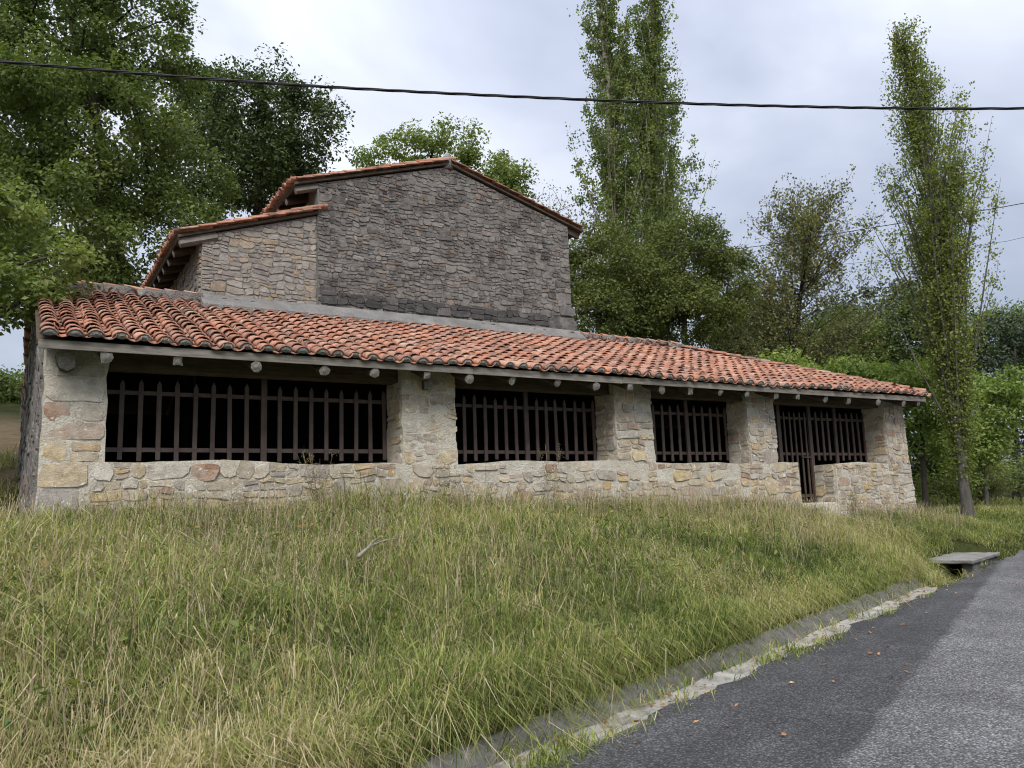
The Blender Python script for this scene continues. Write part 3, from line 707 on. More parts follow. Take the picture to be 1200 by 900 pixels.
# --- fascia, rafters, lintel beams
mb = MB()
for k in range(6):
    a, b = RX0+.02+k*3.005, RX0+.02+(k+1)*3.005-.006
    mb.box(((a+b)/2, EY-.012, EZ-.052), (b-a, .022, .108), jit=.003)
mb.obj('fascia_board', m_wood_grey, porch_roof)
mb = MB(); mb.box((RX1-.02, RY, EZ-.085), (.028, 2*(RY-EY)-.1, .10)); mb.obj('fascia_board', m_wood_grey, porch_roof)
def log(name, A, B, r, parent, sq=False):
    A, B = np.array(A, float), np.array(B, float); T = (B-A)/np.linalg.norm(B-A)
    n = 8; U = np.cross(T, (0, 0, 1)); U /= np.linalg.norm(U); N = np.cross(U, T)
    rr = r*(1+rng.normal(0, .10, n)); off = rng.uniform(0, 1)
    V = []
    for t in np.linspace(0, 1, 4):
        for i in range(n):
            a = 2*math.pi*(i+.5*off)/n
            f = 1/max(abs(math.cos(a)), abs(math.sin(a)))*.92 if sq else 1
            V.append(A+(B-A)*t+(U*math.cos(a)+N*math.sin(a))*rr[i]*f*(1+rng.normal(0, .03)))
    V += [A-T*.012, B]
    Q = [[k*n+i, k*n+n+i, k*n+n+(i+1) % n, k*n+(i+1) % n] for k in range(3) for i in range(n)]
    T_ = [[4*n, i, (i+1) % n] for i in range(n)]+[[4*n+1, 3*n+(i+1) % n, 3*n+i] for i in range(n)]
    V = np.array(V)
    me = fastmesh(name, V, [np.array(Q), np.array(T_)], None, False, mats=[m_wood_dark, m_wood_end], midx=[0]*len(Q)+[1]*n+[0]*n)
    return mobj(name, me, parent)
RAF = [.96, 1.8, 2.82, 3.79, 4.55, 5.41, 6.15, 6.96, 7.84, 8.65, 9.4, 10.18, 10.88, 11.64, 12.36, 13.22, 13.83, 14.74, 15.5, 16.48, 17.41, 18.0]
for k, x in enumerate(RAF):
    yb = RY-.3 if x < RXR else EY+.3+(RX1-x)/(RX1-RXR)*(RY-EY-.5)
    y0 = EY+.02+rng.uniform(-.02, .02); r = .068+rng.uniform(-.010, .014)
    zf = lambda y: EZ+RS*(y-EY)-.085-r*1.12
    log('rafter', (x, y0, zf(y0)-.014), (x+rng.normal(0, .02), max(yb, y0+.6), zf(max(yb, y0+.6))), r, chapel, rng.random() < .5)
log('corner_beam', (.52, EY+.26, 3.60), (.54, 14.8, 3.70), .115, chapel, True)
log('bracket', (5.62, EY+.42, 3.56), (5.62, 13.2, 3.62), .085, chapel, True)
for a, b in OPEN:
    mb = MB(); mb.box(((a+b)/2, FY+.28, 3.72), (b-a+.5, .30, .22), jit=.006); mb.obj('lintel_beam', m_wood_dark, chapel)
# rafters of aisle and nave eaves
for k in range(11):
    y = CY+.12+k*.62
    for (x0, z0, x1, z1, par, r) in ((2.44, 6.75-.13, 3.1, 6.75-.13+.66*s33, aisle_roof, .085), (4.60, 8.15-.13, 5.15, 8.15-.13+.55*s31, nave_roof, .08)):
        if k == 0:
            y_ = y-.05
        else: y_ = y
        o = log('rafter', (x0, y_, z0), (x1, y_, z1), r, par, True)
        if k < 1: o.data.materials[0] = m_wood_grey
for k in range(11):
    y = CY+.12+k*.62; log('rafter', (11.58, y, 8.08), (11.0, y, 8.08+.58*s32), .07, nave_roof, True)
mb = MB(); mb.box((4.58, CY+3.8, 8.11), (.03, 7.6, .09)); mb.obj('eave_board', m_wood_dark, nave_roof)
mb = MB(); mb.box((2.42, CY+3.8, 6.71), (.03, 7.6, .09)); mb.obj('eave_board', m_wood_dark, aisle_roof)

# --- barred grilles
GYP = 12.46
def picket(mb, x, z0, z1, w=.056, point=True, y=GYP, t=.022):
    h = w/2; pz = z1-(.07 if point else 0); lean = rng.normal(0, .006)
    P = [(-h, z0), (h, z0), (h, pz), (-h, pz)]
    V = [(x+a+lean*(b-z0), y+dy, b) for dy in (-t/2, t/2) for a, b in P]
    Q = [[0, 1, 2, 3], [7, 6, 5, 4], [0, 4, 5, 1], [1, 5, 6, 2], [3, 7, 4, 0]]; T = []
    if point:
        V += [(x+lean*(z1-z0), y-t/2, z1), (x+lean*(z1-z0), y+t/2, z1)]
        T = [[3, 2, 8], [6, 7, 9]]; Q += [[2, 6, 9, 8], [7, 3, 8, 9]]
    else: Q += [[2, 6, 7, 3]]
    mb.add(V, Q, T)
    for rz in (2.548, 3.348):
        if z0 < rz < z1:
            a = np.arange(6)*math.pi/3; r = .011
            V = [(x+lean*(rz-z0)+r*math.cos(q), y-t/2, rz+r*math.sin(q)) for q in a]+[(x+lean*(rz-z0), y-t/2-.009, rz)]
            mb.add(V, [], [[j, 6, (j+1) % 6][::-1] for j in range(6)])
def bar(parent, x, z0=2.40, z1=3.53, w=.062, point=True, name='bar', y=GYP, t=.022):
    mb = MB(); picket(mb, x, z0+rng.normal(0, .01), z1+rng.normal(0, .012), w, point, y, t); return mb.obj(name, m_bar, parent)
def rail(parent, a, b, z, name='rail'):
    mb = MB(); mb.box(((a+b)/2, GYP+.028, z), (b-a, .03, .060), jit=.002); return mb.obj(name, m_bar, parent)
def grille(xs, posts, a, b, **k):
    g = empty('grille', ((a+b)/2, GYP, SILL)); g.parent = chapel; g.matrix_parent_inverse = chapel.matrix_world.inverted()
    bpy.context.view_layer.update()
    for z in (2.548, 3.348): rail(g, a, b, z)
    for x in xs: bar(g, x, **k)
    for x in posts: bar(g, x, 2.34, 3.66, .085, False, 'post', GYP-.006, .04)
    return g
grille([1.25+.243*i for i in range(8)]+[3.44+.2425*i for i in range(8)], [3.20], 1.0, 5.30)
grille([6.60+.208*i for i in range(6)]+[8.08+.213*i for i in range(7)], [7.86], 6.1, 9.56)
grille([10.62]+[10.84+.22*i for i in range(4)]+[11.94+.217*i for i in range(5)], [11.72], 10.25, 13.0)
g4 = grille([15.68, 15.88, 16.08, 16.53, 16.75, 16.96, 17.17, 17.37], [16.31], 15.46, 17.5, z0=2.40)
gate = empty('gate', (14.95, GYP, 1.45)); gate.parent = chapel; gate.matrix_parent_inverse = chapel.matrix_world.inverted()
bpy.context.view_layer.update()
for x in (14.42, 15.44): bar(gate, x, 1.45, 3.66, .10, False, 'stile', GYP-.008, .05)
for x in (14.62, 14.79, 14.96, 15.13, 15.29): bar(gate, x, 1.50, 3.50, .045)
for z in (1.62, 2.548, 3.348): rail(gate, 14.46, 15.40, z)
mb = MB(); mb.box((15.25, GYP-.035, 2.47), (.34, .02, .025)); mb.obj('latch', m_bar, gate)

# --- door steps
for k, (x0, x1, y0, y1, z0, z1) in enumerate([(14.28, 15.43, 11.86, 12.5, .6, 1.46), (14.05, 15.55, 11.45, 11.855, .4, 1.24), (14.3, 16.1, 10.98, 11.445, .3, 1.03)]):
    mb = MB(); mb.box(((x0+x1)/2, (y0+y1)/2, (z0+z1)/2), (x1-x0, y1-y0, z1-z0), jit=.015); o = mb.obj('step', m_mort_porch, chapel)
    bv = o.modifiers.new('bevel', 'BEVEL'); bv.width = .025; bv.segments = 2
print('chapel stones', len(STONES), 'tiles', len(cands))

# ------------------------------------------------------------------ trees
def bark_mat(name, a, b):
    M = Mat(name, .95, .08); g = M.noise(1, 6, .7, M.pos((9, 9, 2.2)))
    c = M.ramp(g, [(.3, a), (.7, b)]); c = M.mix(M.ramp(M.noise(4, 6, .7), [(.58, 0.), (.68, .6)]), c, (.20, .21, .18))
    M.color(c).bump(g, 1.0, .03); return M.m
m_bark_oak = bark_mat('oak_bark', (.035, .03, .025), (.085, .075, .062))
m_bark_pop = bark_mat('poplar_bark', (.17, .15, .12), (.36, .33, .28))
m_bark_grey = bark_mat('grey_bark', (.07, .062, .055), (.16, .15, .135))
def leaf_mat(name, stops, trans=.42, rough=.55):
    stops = [(p_, (c_[0]*1.14, c_[1]*1.04, c_[2]*.85)) for p_, c_ in stops]
    M = Mat(name, rough, .25)
    c = M.ramp(M.attr('rnd'), stops)
    tr = M.n.new('ShaderNodeBsdfTranslucent'); M.l.new(M.mix(1.0, c, (1.25, 1.35, .6), 'MULTIPLY'), tr.inputs['Color'])
    mxs = M.n.new('ShaderNodeMixShader'); mxs.inputs['Fac'].default_value = trans
    M.color(c); M.l.new(M.b.outputs[0], mxs.inputs[1]); M.l.new(tr.outputs[0], mxs.inputs[2]); M.l.new(mxs.outputs[0], M.out.inputs['Surface'])
    return M.m
m_leaf_oak = leaf_mat('oak_leaf', [(0, (0.057, 0.091, 0.033)), (.5, (0.109, 0.162, 0.063)), (.85, (0.158, 0.221, 0.088)), (1, (0.246, 0.283, 0.135))])
m_leaf_oak2 = leaf_mat('young_oak_leaf', [(0, (0.083, 0.126, 0.044)), (.5, (0.150, 0.213, 0.081)), (.85, (0.216, 0.274, 0.111)), (1, (0.296, 0.337, 0.162))])
m_leaf_dark = leaf_mat('dark_leaf', [(0, (0.032, 0.055, 0.023)), (.5, (0.063, 0.096, 0.042)), (.85, (0.094, 0.138, 0.059)), (1, (0.139, 0.180, 0.084))], .25)
m_leaf_pop = leaf_mat('poplar_leaf', [(0, (.09, .14, .055)), (.5, (.145, .205, .08)), (.85, (.205, .265, .11)), (1, (.31, .33, .14))], .45, .5)
m_leaf_popr = leaf_mat('roadside_poplar_leaf', [(0, (.115, .165, .052)), (.5, (.17, .225, .078)), (.85, (.235, .285, .10)), (1, (.37, .35, .12))], .48, .5)
m_leaf_willow = leaf_mat('willow_leaf', [(0, (0.057, 0.084, 0.030)), (.5, (0.107, 0.144, 0.055)), (.85, (0.161, 0.190, 0.076)), (1, (0.243, 0.223, 0.097))])
m_leaf_sparse = leaf_mat('browning_leaf', [(0, (.085, .10, .055)), (.5, (.14, .16, .08)), (.85, (.19, .20, .10)), (1, (.25, .20, .11))])
m_leaf_bright = leaf_mat('hazel_leaf', [(0, (0.095, 0.153, 0.047)), (.5, (0.175, 0.260, 0.086)), (.85, (0.265, 0.345, 0.124)), (1, (0.393, 0.410, 0.180))], .4)
m_leaf_spruce = leaf_mat('conifer_leaf', [(0, (0.021, 0.037, 0.027)), (.5, (0.042, 0.065, 0.048)), (.85, (0.066, 0.094, 0.071)), (1, (0.098, 0.124, 0.088))], .15)

def leaves_mesh(name, C, size, mat, rnd, up=.35, outward=None, aspect=.55, fold=.25, droop=0.0):
    """folded diamond leaves at centres C"""
    n = len(C)
    L = size*rng.uniform(.65, 1.25, n)
    nrm = rng.normal(0, 1, (n, 3)); nrm /= np.linalg.norm(nrm, axis=1)[:, None]
    nrm[:, 2] = np.abs(nrm[:, 2])*.6+up
    if outward is not None: nrm = nrm+outward*.7
    nrm /= np.linalg.norm(nrm, axis=1)[:, None]
    t = rng.normal(0, 1, (n, 3)); t[:, 2] -= droop; t -= nrm*np.sum(t*nrm, 1)[:, None]; t /= np.linalg.norm(t, axis=1)[:, None]
    b = np.cross(nrm, t); w = (L*aspect/2)[:, None]; l = (L/2)[:, None]
    V = np.stack([C-t*l, C+b*w+nrm*w*fold-t*l*.1, C+t*l, C-b*w+nrm*w*fold-t*l*.1], 1).reshape(-1, 3)
    i = np.arange(n)*4
    F = np.stack([np.stack([i, i+1, i+2], 1), np.stack([i, i+2, i+3], 1)], 1).reshape(-1, 3)
    return fastmesh(name, V, F, mat, False, {'rnd': np.repeat(np.clip(rnd, 0, 1), 2)})
def sample_blobs(blobs, n, shell=.5):
    """blobs: (centre, radii, weight)"""
    w = np.array([b[2] for b in blobs], float); w /= w.sum(); k = rng.choice(len(blobs), n, p=w)
    d = rng.normal(0, 1, (n, 3)); d /= np.linalg.norm(d, axis=1)[:, None]
    r = rng.uniform(0, 1, n)**(1/3.0); r = shell*(.62+.38*rng.uniform(0, 1, n)**.7)+(1-shell)*r
    c = np.array([b[0] for b in blobs])[k]; R = np.array([b[1] for b in blobs], float)[k]
    return c+d*r[:, None]*R
def skeleton(base, trunk, targets, r_tip=.010, step=.55, expo=2.2, wig=.12, climb=.6, nside=6, rmax=None, tipdrop=0.0):
    """trunk: polyline; grow a limb to every target from the nearest suitable node"""
    P = [np.array(p, float) for p in trunk]; par = [-1]+list(range(len(P)-1)); ntr = len(P)
    order = np.argsort(np.min(np.linalg.norm(targets[:, None]-np.array(trunk)[None], axis=2), 1))
    ends = []
    for t in targets[order]:
        A = np.array(P); v = t-A; dist = np.linalg.norm(v, axis=1); pd = A-A[np.maximum(np.array(par), 0)]; pl_ = np.linalg.norm(pd, axis=1); cs_ = np.where(pl_ > 1e-6, np.sum(pd*v, 1)/(pl_*dist+1e-9), .6)
        pen = dist*(1+.5*np.clip(-v[:, 2]/(dist+1e-6), -.2, 1))*(1+.9*np.clip(.75-cs_, 0, 2)); pen[:max(1, int(ntr*.3))] += 3.0
        j = int(np.argmin(pen)); m = max(1, int(dist[j]/step)); prev = j; a = P[j]; L = dist[j]
        for k in range(1, m+1):
            f = k/m; q = a+(t-a)*f; q = q+np.array([0, 0, climb*L*.12*math.sin(math.pi*f)])+(rng.normal(0, wig*min(step, L/m), 3) if k < m else 0)
            P.append(q); par.append(prev); prev = len(P)-1
        ends.append(prev)
    n = len(P); acc = np.zeros(n); ch = [[] for _ in range(n)]
    for i in range(n):
        if par[i] >= 0: ch[par[i]].append(i)
    for i in ends: acc[i] += r_tip**expo
    for i in range(n-1, ntr-1, -1): acc[par[i]] += acc[i]
    for i in range(ntr-1, 0, -1): acc[i-1] += acc[i]
    R = np.maximum(acc, r_tip**expo)**(1/expo)
    if rmax: R[:ntr] = np.maximum(R[:ntr], np.linspace(rmax, rmax*.25, ntr)); R = np.minimum(R, rmax*1.02)
    mb = MB(); done = np.zeros(n, bool); P = np.array(P)
    def chain(i0, i1):
        idx = [i0, i1]
        while True:
            c = ch[idx[-1]]
            if not c: break
            nx = max(c, key=lambda q: R[q]); idx.append(nx)
        return idx
    stack = [(0, None)]
    starts = []
    main = [0]
    while ch[main[-1]]: main.append(max(ch[main[-1]], key=lambda q: (q < ntr, R[q])))
    chains = [main]; used = set(main); queue = list(main)
    while queue:
        i = queue.pop()
        for c in ch[i]:
            if c in used: continue
            idx = chain(i, c); chains.append(idx)
            for q in idx[1:]: used.add(q)
            queue += idx[1:]
    for idx in chains:
        rr = R[idx].copy()
        if idx[0] != 0 and len(rr) > 1: rr[0] = rr[1]
        if idx[0] == 0: rr[0] *= 1.35
        big = rr.max() > .05
        mb.tube(P[idx], rr, nside if big else (4 if rr.max() > .02 else 3), cap=False)
    return mb, P
def make_tree(name, label, cat, base, trunk, blobs, ntar, nleaf, leafsize, mleaf, mbark, spread=.45, shell=.5, r_tip=.010, rmax=None, group=None, up=.35, aspect=.55, wig=.12, extra=None, clump=.5, step=.55, droop=0.0, flat=.75):
    root = empty(name, tuple(base), label=label, cat=cat, group=group)
    T = sample_blobs(blobs, ntar, shell)
    if extra is not None: T = np.vstack([T, extra])
    mb, P = skeleton(base, trunk, T, r_tip, wig=wig, rmax=rmax, step=step)
    mb.obj('trunk', mbark, root, True)
    k = rng.integers(0, len(T), nleaf); cl = rng.uniform(0, 1, len(T))
    off = rng.normal(0, 1, (nleaf, 3)); off *= (rng.uniform(0, 1, nleaf)**.45/np.linalg.norm(off, axis=1))[:, None]; off = off*1.55*np.array([spread, spread, spread*flat])*rng.uniform(.6, 1.25, len(T))[k][:, None]
    C = T[k]+off
    rnd = clump*cl[k]+(1-clump)*rng.uniform(0, 1, nleaf)
    o = off/(np.linalg.norm(off, axis=1)[:, None]+1e-6)
    mobj('crown', leaves_mesh('crown', C, leafsize, mleaf, rnd, up, o*.6, aspect, droop=droop), root)
    return root
def gpt(X, Y): return np.array([X, Y, float(gz(X, Y))-.05])
def blob(u, v, depth, ru, rv, rd, w=None):
    """a foliage mass seen at pixel (u,v), radii in pixels across and up, rd metres deep"""
    c = at(u, v, depth); a, b = ru*depth/FPX, rv*depth/FPX
    R = np.array([max(a, .3), max(rd, .3), max(b, .3)])
    return (c, R, w if w else a*b*math.sqrt(rd))
def line_trunk(base, pts, n=10):
    P = np.vstack([base, pts]); t = np.linspace(0, len(P)-1, n)
    return np.stack([np.interp(t, np.arange(len(P)), P[:, k]) for k in range(3)], 1)

# the big oak behind the left end of the porch
b = gpt(*at(150, 420, 23)[:2])
make_tree('oak_tree', 'tall spreading oak with dark limbs rising behind the porch end', 'tree', b,
          line_trunk(b, [at(140, 330, 22.5), at(120, 180, 22), at(95, 60, 22)]),
          [blob(60, 60, 22, 90, 80, 3.5), blob(150, 40, 22.5, 75, 70, 3), blob(110, 170, 21.5, 110, 80, 3.5), blob(20, 150, 21, 70, 80, 3.5), blob(190, 215, 22, 85, 55, 2.5), blob(150, 300, 21, 70, 50, 2.5), blob(60, 260, 20, 80, 70, 3), blob(-80, 120, 22, 90, 150, 4), blob(40, -70, 22, 110, 70, 4), blob(190, 110, 23, 45, 45, 2), blob(200, 260, 21.5, 75, 28, 1.5), blob(130, 345, 20, 45, 25, 1.5)],
          620, 135000, .125, m_leaf_oak, m_bark_oak, .40, .5, .012, .34)
# a nearer oak whose branches hang in from the left
b = gpt(-8.5, 15.0)
make_tree('oak_tree', 'lighter green oak branches reaching over the left end of the porch roof', 'tree', b,
          line_trunk(b, [b+np.array([.3, -.1, 2.5]), b+np.array([.8, -.3, 5.0]), b+np.array([.9, -.3, 7.0])]),
          [blob(15, 255, 13, 48, 40, .8), blob(60, 310, 13, 45, 32, .8), blob(10, 345, 12.6, 55, 45, .9), blob(72, 352, 12.8, 28, 14, .4), blob(-60, 300, 13, 70, 100, 1.5), blob(-180, 150, 13, 120, 130, 2), blob(-120, 330, 13, 80, 70, 1.5)],
          260, 34000, .10, m_leaf_oak2, m_bark_oak, .24, .5, .010, .26)
# darker tree behind the chapel's left roof
b = gpt(7.0, 31.0)
make_tree('broadleaf_tree', 'dark green rounded tree standing behind the aisle roof', 'tree', b, line_trunk(b, [at(300, 300, 31), at(305, 190, 31), at(310, 110, 31)]),
          [blob(300, 130, 31, 62, 52, 3), blob(345, 165, 31, 45, 52, 3), blob(260, 190, 30, 65, 60, 3), blob(320, 215, 31, 60, 40, 3), blob(225, 130, 32, 40, 50, 2.5)],
          260, 42000, .15, m_leaf_dark, m_bark_oak, .50, .45, .012, .3)
b = gpt(14.5, 31.0)
make_tree('broadleaf_tree', 'mid green tree top showing over the gable apex', 'tree', b, line_trunk(b, [at(515, 300, 34), at(510, 230, 34), at(505, 185, 34)]),
          [blob(470, 190, 34, 50, 32, 2.5), blob(520, 180, 34, 42, 30, 2.5), blob(570, 205, 34, 40, 28, 2), blob(540, 235, 34, 75, 40, 3), blob(595, 225, 33, 18, 28, 1.5)],
          190, 26000, .15, m_leaf_oak2, m_bark_oak, .36, .5, .012, .25)
b = gpt(21, 31.0)
make_tree('bare_tree', 'pale wispy half-bare tree beside the two tall poplars', 'tree', b, line_trunk(b, [at(645, 330, 38), at(643, 270, 38)]),
          [blob(640, 245, 38, 28, 25, 1.5), blob(655, 265, 38, 25, 30, 1.5)], 120, 900, .13, m_leaf_sparse, m_bark_grey, .35, .6, .007, .12)

# poplars: a tall stem with steep limbs hugging it
def poplar(name, label, base, stem_px, depth, width, nlimb, nleaf, leafsize, mleaf, mbark, rbase, group=None, low=.12, seed=1, gap=.0, skirt=0, lnk=(1.6, 3.2), outk=.62, twig=1.4, tw=1.0, vk=1.0):
    r = np.random.default_rng(seed); root = empty(name, tuple(base), label=label, cat='tree', group=group)
    P = np.vstack([base]+[at(u, v, dpt) for u, v, dpt in stem_px]); cum = np.concatenate([[0], np.cumsum(np.linalg.norm(np.diff(P, axis=0), axis=1))]); Lt = cum[-1]
    S = lambda t: np.array([np.interp(t*Lt, cum, P[:, k]) for k in range(3)])
    mb = MB(); ts = np.linspace(0, 1, 26); SP = np.array([S(t) for t in ts]); SP[1:-1] += r.normal(0, .02, (24, 3)); rad = rbase*(1-ts)**.75+.012; rad[0] *= 1.5; rad[1] *= 1.12
    mb.tube(SP, rad, 8, cap=False)
    pts = []; cls = []
    for k in range(nlimb):
        t0 = low+(1-low-.03)*r.uniform(0, 1)**.85; a0 = S(t0); az = r.uniform(0, 2*math.pi)
        wmax = width(t0)
        ln = min(max(.5, wmax*r.uniform(*lnk)), (1.0-t0)*Lt*.97/vk+.25)
        out = min(wmax*r.uniform(.35, 1.05), ln*outk); out = out if vk == 1 else ln*outk*r.uniform(.5, 1)
        m = 9; f = np.linspace(0, 1, m); B = a0+np.stack([math.cos(az)*out*f**.9, math.sin(az)*out*f**.9, vk*ln*f**(1.05 if vk == 1 else 1.3)], 1)+r.normal(0, .03, (m, 3))*f[:, None]
        rr = (.010+.022*ln/3)*(1-f)+.004; mb.tube(B, rr*.75, 4, cap=False)
        q = int(max(3, ln*5)); c_ = r.uniform(0, 1)
        ff = r.uniform(.03, 1.0, q); Bp = np.stack([np.interp(ff, f, B[:, i]) for i in range(3)], 1)+r.normal(0, .09, (q, 3))
        pts.append(Bp); cls += [c_]*q
        for _ in range(int(ln*twig)):       # side twigs
            g = r.uniform(.15, .95); b0 = np.array([np.interp(g, f, B[:, i]) for i in range(3)]); dv = r.normal(0, 1, 3); dv[2] = abs(dv[2])+.8; dv *= tw*r.uniform(.25, .7)/np.linalg.norm(dv)
            mb.tube([b0, b0+dv*.5+r.normal(0, .02, 3), b0+dv], [.006, .005, .003], 3, cap=False)
            pts.append(b0+dv*r.uniform(.3, 1.0, (4, 1))); cls += [c_]*4
    for k in range(skirt):                 # leafy shoots along the lower stem
        t0 = r.uniform(.07, .46); a0 = S(t0); az = r.uniform(0, 6.28); ln = r.uniform(.6, 2.1); o_ = r.uniform(.15, 1.0)*min(1, .3+2.2*t0)
        f = np.linspace(0, 1, 5); B = a0+np.stack([math.cos(az)*o_*f, math.sin(az)*o_*f, ln*f], 1); mb.tube(B, .012*(1-f)+.004, 3, cap=False)
        q = 9; ff = r.uniform(.2, 1, q); pts.append(np.stack([np.interp(ff, f, B[:, i]) for i in range(3)], 1)); cls += [r.uniform(.2, .9)]*q
    mb.obj('trunk', mbark, root, True)
    pts = np.vstack(pts); cls = np.array(cls); k = rng.integers(0, len(pts), nleaf)
    C = pts[k]+np.clip(rng.normal(0, .10, (nleaf, 3)), -.17, .17); rnd = .5*cls[k]+.5*rng.uniform(0, 1, nleaf)
    mobj('crown', leaves_mesh('crown', C, leafsize, mleaf, rnd, .15, None, .8, droop=.6), root)
    return root
wpop = lambda t: 2.75*min(1, .6+1.3*t)*(1-t)**.8+.2
b = gpt(23.5, 26.0); b = np.append(at(745, 440, 32)[:2], 0); b[2] = float(gz(b[0], b[1]))-.05
poplar('poplar_tree', 'tall poplar with pale leaning trunk nearer to the chapel gable', b, [(737, 385, 32), (722, 300, 32), (716, 200, 32), (713, 100, 32), (703, 0, 32), (695, -75, 32)], 32, wpop, 150, 36000, .105, m_leaf_pop, m_bark_pop, .24, 'pair of tall poplars behind the chapel', .24, 3)
b = np.append(at(772, 440, 33)[:2], 0); b[2] = float(gz(b[0], b[1]))-.05
poplar('poplar_tree', 'tall poplar with fuller crown, farther from the gable', b, [(772, 385, 33), (770, 300, 33), (768, 200, 33), (766, 100, 33), (764, 0, 33), (763, -50, 33)], 33, lambda t: wpop(t)*(1.35-.45*t), 170, 47000, .105, m_leaf_pop, m_bark_pop, .24, 'pair of tall poplars behind the chapel', .18, 4)
b = np.append(at(1134, 607, 21.8)[:2], 0); b[2] = float(gz(b[0], b[1]))-.05
poplar('poplar_tree', 'slender poplar with leafy shoots on its trunk beside the road', b, [(1127, 540, 21.8), (1112, 440, 21.8), (1106, 340, 21.8), (1095, 240, 21.8), (1078, 140, 21.8), (1048, 26, 21.8)], 21.8, lambda t: 2.7*min(1, .5+2.0*t)*(1-t)**1.05+.12, 180, 56000, .068, m_leaf_popr, m_bark_grey, .125, None, .13, 5, skirt=240)

# willowy trees at the feet of the poplars
def grove(name, label, u0, v0, depth, blobs, ntar, nleaf, leafsize, mleaf, mbark, group=None, spread=.4, rmax=.15, fork=1.0, **kw):
    b = np.append(at(u0, v0, depth)[:2], 0); b[2] = float(gz(b[0], b[1]))-.05
    top = np.array(blobs[0][0]); top = b+(top-b)*fork; tr = line_trunk(b, [b+(top-b)*np.array([.3, .3, .5]), top])
    return make_tree(name, label, 'tree', b, tr, blobs, ntar, nleaf, leafsize, mleaf, mbark, spread, .5, .010, rmax, group, **kw)
grove('willow_tree', 'bushy green tree right behind the gable corner', 700, 430, 29, [blob(700, 320, 29, 40, 60, 2), blob(690, 370, 28, 35, 40, 2), blob(735, 350, 29, 35, 55, 2), blob(680, 290, 29, 15, 25, 1)], 200, 30000, .12, m_leaf_willow, m_bark_grey, spread=.38)
grove('willow_tree', 'leafy yellow-green tree under the fuller poplar', 800, 440, 30, [blob(800, 310, 30, 45, 60, 2), blob(790, 370, 29, 55, 45, 2), blob(835, 340, 30, 28, 60, 2)], 230, 36000, .12, m_leaf_willow, m_bark_grey, spread=.38)
b = np.append(at(928, 470, 33)[:2], 0); b[2] = float(gz(b[0], b[1]))-.05
poplar('sparse_tree', 'half-bare browning tree with dark spreading limbs', b, [(930, 420, 33), (936, 360, 33), (944, 300, 33), (948, 232, 33)], 33, lambda t: 5.2*(1-t)**.45+.3, 110, 26000, .105, m_leaf_sparse, m_bark_oak, .17, None, .26, 9, lnk=(.55, 1.1), outk=1.3, twig=6.0, tw=1.7, vk=.6)
grove('conifer_tree', 'dark mass of evergreen behind the half-bare tree', 1020, 460, 44, [blob(1020, 385, 44, 55, 45, 3), blob(960, 400, 44, 45, 30, 3), blob(1060, 375, 44, 35, 45, 3), blob(900, 405, 46, 40, 25, 3)], 130, 17000, .22, m_leaf_spruce, m_bark_oak, spread=.6)
grove('conifer_tree', 'dark blue-green tree at the edge of the wood beyond the roadside poplar', 1190, 580, 36, [blob(1190, 420, 36, 45, 60, 3), blob(1200, 490, 35, 40, 60, 3), blob(1155, 490, 37, 30, 55, 3), blob(1250, 440, 37, 45, 80, 3), blob(1160, 400, 38, 25, 40, 2)], 170, 20000, .17, m_leaf_spruce, m_bark_oak, spread=.5)
grove('hazel_shrub', 'light green hazel leaves showing over the right end of the porch roof', 960, 520, 27, [blob(960, 445, 27, 60, 24, 1.5), blob(1010, 450, 27, 50, 24, 1.5), blob(920, 435, 27, 35, 18, 1.2)], 110, 9500, .15, m_leaf_bright, m_bark_grey, spread=.35, rmax=.08)
grove('hazel_shrub', 'bright green small tree with dark stem beside the right end wall', 1081, 560, 25, [blob(1080, 470, 25, 45, 40, 1.6), blob(1050, 455, 26, 40, 28, 1.5), blob(1095, 510, 25, 30, 25, 1.2)], 110, 10500, .14, m_leaf_bright, m_bark_oak, spread=.32, rmax=.11)
grove('hazel_shrub', 'yellow-green bush glowing behind the roadside poplar', 1155, 580, 27, [blob(1150, 485, 27, 38, 45, 1.6), blob(1175, 460, 27, 22, 30, 1.2), blob(1130, 520, 27, 30, 35, 1.4)], 120, 9500, .14, m_leaf_bright, m_bark_grey, spread=.32, rmax=.08)
for k, (u, v, dpt, ru, rv, lab) in enumerate([(868, 385, 39, 40, 55, 'mid green tree between the willows and the half-bare tree'), (985, 405, 41, 55, 40, 'dull green tree low behind the half-bare tree'), (1085, 400, 40, 40, 65, 'green tree filling the gap behind the roadside poplar'), (1185, 395, 44, 40, 35, 'distant green tree top above the dark blue-green tree')]):
    grove('broadleaf_tree', lab, u, v+90, dpt, [blob(u, v, dpt, ru, rv, 2.5), blob(u-ru*.5, v+rv*.5, dpt, ru*.7, rv*.6, 2), blob(u+ru*.5, v+rv*.45, dpt, ru*.7, rv*.6, 2)], 120, 15000, .17, m_leaf_oak if k % 2 else m_leaf_dark, m_bark_oak, 'trees of the wood edge', .5, .18)
for k, (u, v, dpt, ru, rv) in enumerate([(1110, 560, 27, 28, 20), (1150, 556, 29, 32, 18), (1195, 550, 30, 35, 20), (1240, 552, 30, 35, 20)]):
    grove('bramble_bush', ['tangled brown-green bramble beside the small dark-stemmed tree', 'low bramble mound behind the roadside poplar trunk', 'bramble thicket at the foot of the dark blue-green tree', 'bramble thicket farther along the wood edge'][k], u, v+30, dpt, [blob(u, v+6, dpt, ru, rv, 1.2), blob(u-10, v+14, dpt-.5, ru*.8, rv*.7, 1.0)], 90, 3200, .10, m_leaf_sparse if k % 2 else m_leaf_oak2, m_bark_grey, 'brambles along the wood edge', .22, .03)
